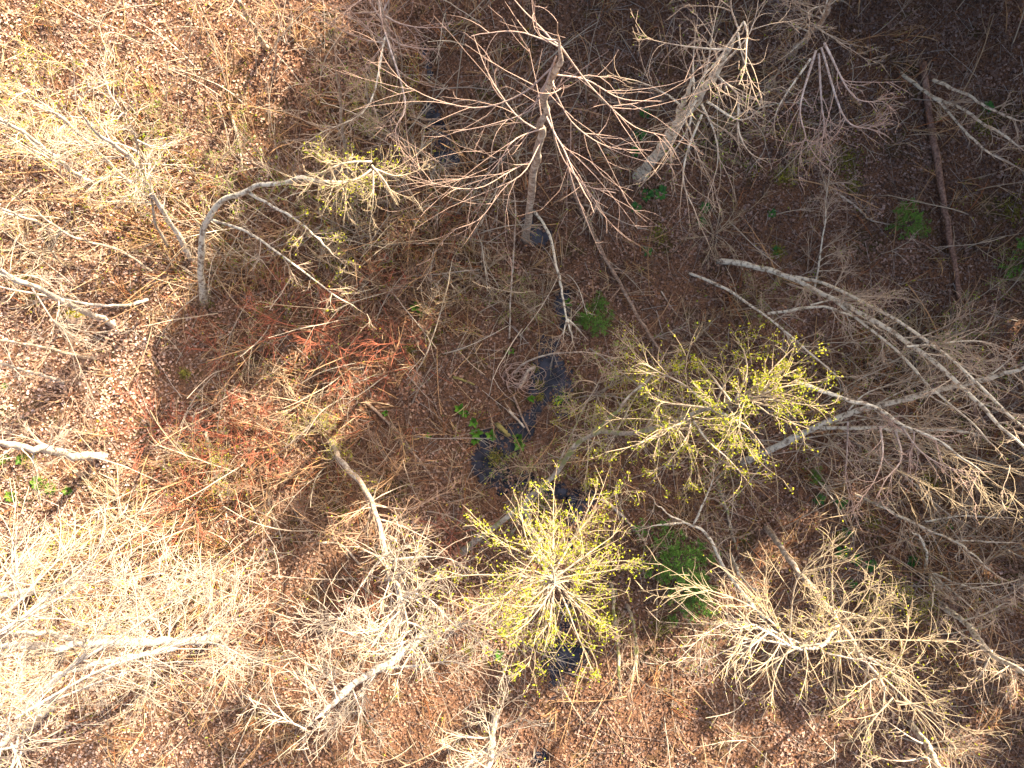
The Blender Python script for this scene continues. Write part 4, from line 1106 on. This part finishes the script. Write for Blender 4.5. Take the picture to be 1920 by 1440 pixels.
for i, (a, b_, s, lab) in enumerate([
        (560, 760, 1.1, 'straw-coloured shrub fountain in the sunlit gap above the bright leaves'),
        (520, 905, 1.0, 'golden arching shrub beside the stack of bleached sticks'),
        (900, 520, 1.0, 'bare arching shrub beside the foot of the smooth grey alder'),
        (700, 565, 1.1, 'bare brown shrub between red twigs and the long curving whip'),
        (640, 430, 1.2, 'dense grey-brown shrub under the arch of the bowed maple'),
        (440, 470, .9, 'bare shrub just inside the bend of the bowed maple'),
        (60, 470, 1.2, 'tall tan shrub at the sunny edge above the stout white-lit alder'),
        (140, 740, 1.0, 'pale dry shrub standing in the brightest leaf litter'),
        (470, 660, .9, 'low olive-brown shrub beside the largest red dogwood'),
        (330, 1010, 1.1, 'sunlit tan shrub above the level white trunk'),
        (1720, 640, 1.1, 'bare shrub lit behind the arching lichen sheaf'),
        (1860, 960, 1.2, 'dark brown bramble shrub at the shaded edge under the long lichen stem'),
        (1300, 640, .9, 'thin bare shrub behind the yellow-green maple crown'),
        (800, 460, 1.0, 'bare tangled shrub hanging over the dark creek bend'),
        (1340, 440, .9, 'sparse bare shrub in shade above the arching lichen sheaf'),
        (720, 860, .9, 'thin brown shrub next to the straight brown limb'),
        (230, 940, 1.0, 'tan shrub below the thick brilliantly white trunk'),
        (1600, 700, 1.0, 'bare reddish shrub between the lichen sheaf and its crossing stem'),
        (1020, 560, .8, 'thin bare shrub beside the forked lichen stem at the creek'),
        (600, 980, .9, 'low brown shrub in shade beside the straight twiggy alder')]):
    place(BRN[i % 2], USED, a, b_, lab, 'shrub', GB, s, i * 1.7)
LEA = [make_shrub('leafy_shrub', 'maple', 950, 10, (1.1, 2.2), .6, .9, 'green', tw=4, sub=2.4, rt=.008, up=-.5, lsize=.075),
       make_shrub('leafy_shrub', 'straw', 951, 10, (1.2, 2.4), .6, 1.0, 'lime', tw=4, sub=2.4, rt=.008, up=-.4, lsize=.075)]
GL = 'shrubs in fresh yellow-green leaf'
for i, (a, b_, s, lab) in enumerate([
        (320, 245, 1.1, 'leafy shrub with dotted fresh leaves beside the leaning maple'),
        (110, 215, 1.2, 'yellow-green leafing shrub under the slender poles at the sunny edge'),
        (450, 300, 1.0, 'green leafing shrub shaded by a fallen trunk shadow near the bowed maple'),
        (720, 220, 1.0, 'green leafing shrub by the slim saplings'),
        (40, 260, 1.0, 'leafing shrub among pale crossing poles in full sun'),
        (600, 810, .9, 'yellow-green shrub at the foot of the straight twiggy alder'),
        (1340, 270, 1.0, 'faintly leafing shrub beneath the thick lichen-covered trunk'),
        (1470, 290, .8, 'faint green shrub on grey leaves beneath the yellow buds'),
        (1780, 620, 1.1, 'golden-green shrub glowing behind the arching lichen sheaf'),
        (1120, 740, 1.2, 'upright leafing shrub on the creek bank under the leaning sapling'),
        (1000, 880, 1.1, 'lime shrub overhanging the black creek beside skunk cabbage'),
        (1240, 760, 1.1, 'lime shrub beneath the yellow-green maple crown'),
        (970, 570, .9, 'leafing shrub along the thin trailing stem by the creek'),
        (150, 1060, 1.2, 'yellow-leafed shrub beneath bright arching limbs in the sunny corner'),
        (1300, 1180, 1.0, 'green leafing shrub below the bushy spruce sapling'),
        (1660, 1130, 1.0, 'sparse leafing shrub beside the starburst of lichen stems'),
        (1880, 520, 1.0, 'yellow-leafed shrub beside the dark spruce at the edge'),
        (400, 870, .9, 'small yellow-green shrub beside the pale barkless limb'),
        (1420, 560, .9, 'weakly leafing shrub under the first bend of the lichen sheaf')]):
    place(LEA[i % 2], USED, a, b_, lab, 'shrub', GL, s, i * 2.6)

# curly knot of roots and vines over the creek pool
def vine_knot():
    rng = np.random.default_rng(61)
    c0 = P(983, 705, 0); c0[2] = gz(c0) + .3
    o = empty('vine_knot', c0, 'knot of curly grey vines and roots beside the black creek pool', 'vine')
    for k in range(34):
        a0 = rng.uniform(0, 6.28); rad = rng.uniform(.25, .95); sw = rng.uniform(1.5, 4.5) * rng.choice([-1, 1])
        t = np.linspace(0, 1, 14)
        a = a0 + sw * t
        ctr = rng.normal(size=2) * .25
        p = np.stack([c0[0] + ctr[0] + np.cos(a) * rad * (.5 + .6 * t), c0[1] + ctr[1] + np.sin(a) * rad * .75 * (.5 + .6 * t), c0[2] + rng.uniform(-.1, .4) + .25 * np.sin(t * 3)], 1)
        g = Geo(); g.tubes(p, np.linspace(.016, .008, 14), 4)
        g.build('vine', M['pink'], o, c0)
    g = Geo()
    p = spline([P(975, 726, .3), P(984, 708, .5), P(990, 695, .55), P(1004, 688, .5)], 12)
    g.tubes(p, np.linspace(.1, .06, 12) * (1 + rng.normal(size=12) * .1), 7, cap=True); g.build('root', M['alder'], o, c0)


vine_knot()

# ------------------------------------------------------------------ spruce saplings
def make_spruce(seed, H, rad, nb):
    rng = np.random.default_rng(seed)
    root = bpy.data.objects.new('spruce_sapling', None); root.empty_display_size = .3; C.objects.link(root)
    g = Geo(); g.tubes(np.stack([rng.normal(size=8) * .02, rng.normal(size=8) * .02, np.linspace(-.08, H, 8)], 1), np.linspace(.05, .01, 8), 6)
    g.build('trunk', M['conifer_bark'], root)
    for k in range(nb):
        t = (k + rng.uniform(0, 1)) / nb
        az = k * 2.4 + rng.normal() * .3
        L = rad * (1.03 - t) ** .8 * rng.uniform(.55, 1.2)
        d = np.array([[math.cos(az), math.sin(az), .25 + .5 * t]])
        line = grow(np.array([[0, 0, .12 * H + t * H * .86]]), d, np.array([L]), 9, .06, (0, 0, -.5), rng)[0]
        g = Geo(); g.tubes(line, np.linspace(.014, .004, 9), 4)
        br = g.build('branch', M['conifer_bark'], root)
        n = max(3, int(L * 16))
        tt = rng.uniform(.15, 1, n)
        _, st, dd = side(line[None], tt, np.radians(rng.uniform(40, 65, n)), rng, .85, n)
        tp = grow(st, dd, L * .4 * (1.15 - tt) + .08, 4, .06, (0, 0, -.1), rng)
        allp = np.concatenate([tp.reshape(-1, 3), line[2:]])
        m = int(n * 17)
        i = rng.integers(0, n, m); u = rng.uniform(0, 2.99, m); a = u.astype(int); f = (u - a)[:, None]
        pos = tp[i, a] * (1 - f) + tp[i, a + 1] * f + rng.normal(size=(m, 3)) * .018
        c = np.array([(.13, .27, .045)]) * rng.uniform(.55, 1.5, (m, 1)) + np.array([(.05, .05, 0)]) * rng.uniform(0, 1, (m, 1)) ** 3
        g = Geo(); g.leaves(pos, rng.uniform(.05, .1, m), rng, c, flat=.3, aspect=.3, fold=.1)
        g.build('needles', M['needle'], br, smooth=False)
    return root


SP = [make_spruce(71, 2.0, 1.15, 34), make_spruce(72, 1.5, 1.2, 24)]
GS = 'green spruce saplings'
for i, (a, b_, s, rz, v, lab) in enumerate([
        (1258, 1036, 1.75, 0, 0, 'bushy bright green spruce sapling behind the kneeling lichen stems, larger crown'),
        (1690, 425, 1.05, 1, 1, 'dark green spruce sapling on shaded leaves beside the long brown log'),
        (1120, 612, .8, 2, 1, 'small bright spruce seedling beside the creek, lower of two'),
        (1125, 572, .55, 3, 1, 'smallest spruce seedling beside the creek, upper of two'),
        (1295, 1100, 1.45, 4, 1, 'second green spruce sapling tucked against the bushy one'),
        (1092, 598, .45, 5, 0, 'spruce seedling closest to the forked lichen stem'),
        (1955, 470, 1.9, 1.2, 0, 'large dark spruce at the shaded edge by the yellow-leafed shrub'),
        (1525, 895, .5, .7, 1, 'dim spruce seedling in shade under drooping pinkish twigs')]):
    place(SP[v], USED, a, b_, lab, 'sapling', GS, s, rz)

# ------------------------------------------------------------------ leafy herbs
def make_herb(name, seed, n, L, W, cols, tilt, heart=False):
    rng = np.random.default_rng(seed)
    root = bpy.data.objects.new(name, None); root.empty_display_size = .2; C.objects.link(root)
    for k in range(n):
        az = k * 2.4 + rng.normal() * .3
        l = L * rng.uniform(.65, 1.2); w = W * rng.uniform(.8, 1.2)
        el = rng.uniform(*tilt)
        u = np.linspace(0, 1, 7)
        e = el - u * .9
        step = l / 6
        r_ = np.concatenate([[0], np.cumsum(np.cos(e[:-1]) * step)]) + .03
        z_ = np.concatenate([[0], np.cumsum(np.sin(e[:-1]) * step)]) + .02
        wid = w * np.sin(np.pi * np.clip(u * .93 + .05, 0, 1)) ** .8
        ca, sa = math.cos(az), math.sin(az)
        v = []
        for j in range(7):
            for q in (-1, 0, 1):
                x = r_[j]; y = q * wid[j] * .5
                v.append((x * ca - y * sa, x * sa + y * ca, z_[j] + abs(q) * wid[j] * .22))
        f = []
        for j in range(6):
            for q in range(2):
                a = j * 3 + q
                f.append((a, a + 3, a + 4, a + 1))
        g = Geo(); c = np.array(cols[k % len(cols)]) * rng.uniform(.85, 1.15)
        g.add(v, f, c=np.tile(c, (21, 1)))
        g.build('leaf', M['green'], root)
    return root


SK = make_herb('skunk_cabbage', 81, 6, .46, .24, [(.10, .25, .025), (.14, .30, .03), (.08, .20, .02)], (.8, 1.35))
GK = 'skunk cabbages along the creek'
for i, (a, b_, s, lab) in enumerate([
        (862, 768, 1.0, 'skunk cabbage at the head of the row beside the creek bed'),
        (874, 776, .8, 'skunk cabbage touching the first of the row by the creek bed'),
        (889, 792, .9, 'skunk cabbage in mid row on wet mud by the creek bed'),
        (893, 812, 1.1, 'tall skunk cabbage on black mud above its twin'),
        (891, 824, 1.0, 'skunk cabbage just below its taller twin on black mud'),
        (920, 818, 1.0, 'skunk cabbage beside the mossy log end'),
        (971, 822, .9, 'skunk cabbage at the tip of the brown twin limbs'),
        (975, 834, 1.1, 'large skunk cabbage under the lime shrub at the creek'),
        (996, 747, .7, 'small skunk cabbage in the black creek pool'),
        (1047, 752, .8, 'skunk cabbage on the far lip of the creek pool'),
        (779, 577, .9, 'bright herb in the thicket near the long curving whip'),
        (792, 587, .8, 'second bright herb in the thicket near the long curving whip'),
        (958, 657, .7, 'herb poking from dark stems above the curly vine knot'),
        (1066, 565, .8, 'herb in the dark creek bend beside the forked lichen stem'),
        (935, 1228, .9, 'bright herb near the lower creek pool'),
        (803, 818, .6, 'single small herb on the leaf bank west of the row'),
        (722, 775, .6, 'tiny herb on dry leaves beside the straight brown limb')]):
    place(SK, USED, a, b_, lab, 'herb', GK, s * .85, i * 1.3)
HB = make_herb('glossy_herb', 82, 14, .30, .13, [(.05, .17, .03), (.08, .22, .04), (.04, .13, .03)], (.2, .9))
GH = 'glossy dark green herbs on the floor'
for i, (a, b_, s, lab) in enumerate([
        (1212, 365, 1.2, 'glossy herb patch below the thick lichen-covered trunk, largest'),
        (1240, 362, 1.3, 'glossy herb patch east of the largest patch below the lichen trunk'),
        (1195, 388, 1.0, 'glossy herb patch lowest below the lichen-covered trunk'),
        (1200, 250, 1.2, 'glossy herb patch beside the middle of the lichen-covered trunk'),
        (1190, 283, 1.0, 'glossy herb tuft at the foot of the thick lichen-covered trunk'),
        (1208, 212, 1.0, 'glossy herb tuft under pinkish twigs near the lichen-covered trunk'),
        (1322, 390, 1.0, 'glossy herb tuft on bare leaves beneath drooping lichen twigs'),
        (1318, 418, .9, 'glossy herb tuft at the start of the arching whips'),
        (1215, 470, .9, 'glossy herb tuft in open shaded litter'),
        (1540, 935, 1.1, 'glossy herb tuft below the dim spruce seedling'),
        (1578, 943, 1.2, 'glossy herb tuft beneath drooping pinkish twigs'),
        (1592, 1000, 1.0, 'glossy herb tuft in the mossy shaded litter'),
        (1585, 1040, 1.3, 'broad glossy herb patch in the shaded litter beside the budding fan'),
        (1612, 1052, 1.1, 'glossy herb patch joined to the broad one by the budding fan'),
        (1640, 1062, 1.2, 'glossy bluish herb patch between budding fan and starburst stems'),
        (1718, 1052, 1.1, 'bright herb patch at the foot of the starburst stems'),
        (1780, 985, .9, 'herb tuft hidden under the long lichen stem'),
        (1600, 1098, .9, 'lone herb tuft at the edge of the budding fan'),
        (1450, 400, .8, 'faint herb tuft on the grey litter'),
        (1460, 470, .9, 'herb tuft beside the dead lichen sapling foot'),
        (1860, 195, 1.2, 'mossy herb patch under the lichen arching stems by the long log')]):
    place(HB, USED, a, b_, lab, 'herb', GH, s, i * 1.1)
SB = make_herb('salal_shrub', 83, 40, .30, .13, [(.13, .24, .03), (.09, .19, .03), (.17, .28, .035)], (.1, 1.2))
for i, (a, b_, s, lab) in enumerate([
        (75, 905, 1.1, 'bright salal clump in sun below the thick brilliantly white trunk'),
        (98, 915, 1.0, 'salal clump adjoining the bright one below the white trunk'),
        (22, 930, .9, 'salal clump by itself near the corner of the sunny edge'),
        (128, 920, .8, 'smallest salal clump at the edge of brown shrubs'),
        (12, 860, .9, 'salal clump partly under the thick white trunk'),
        (45, 862, .8, 'salal sprig beside the dangling dead limb of the white trunk'),
        (15, 725, .6, 'little salal sprig in the brightest leaves')]):
    place(SB, USED, a, b_, lab, 'shrub', 'sunlit salal clumps', s, i * 1.1)

# mossy stump in the sunny leaves
def stump():
    rng = np.random.default_rng(91)
    c0 = P(150, 602); c0[2] = gz(c0)
    o = empty('mossy_stump', c0, 'low dark stump with yellow moss under the stout white-lit alder', 'stump')
    g = Geo()
    p = np.array([c0 + (0, 0, -.1), c0 + (0, 0, .1), c0 + (.02, .01, .25), c0 + (.03, .02, .3)])
    g.tubes(p, np.array([.42, .36, .31, .26]), 12, cap=True)
    v = g.v[0]; v += rng.normal(size=v.shape) * .025
    g.build('stump', M['dead'], o, c0)
    g = Geo(); n = 260
    q = c0 + np.column_stack([rng.normal(size=n) * .2 - .02, rng.normal(size=n) * .08 + .22, rng.uniform(.2, .36, n)])
    g.leaves(q, rng.uniform(.05, .1, n), rng, np.array([(.40, .34, .03)]) * rng.uniform(.6, 1.2, (n, 1)), flat=.6)
    g.build('moss', M['moss'], o, c0, smooth=False)


stump()


leaf_litter()
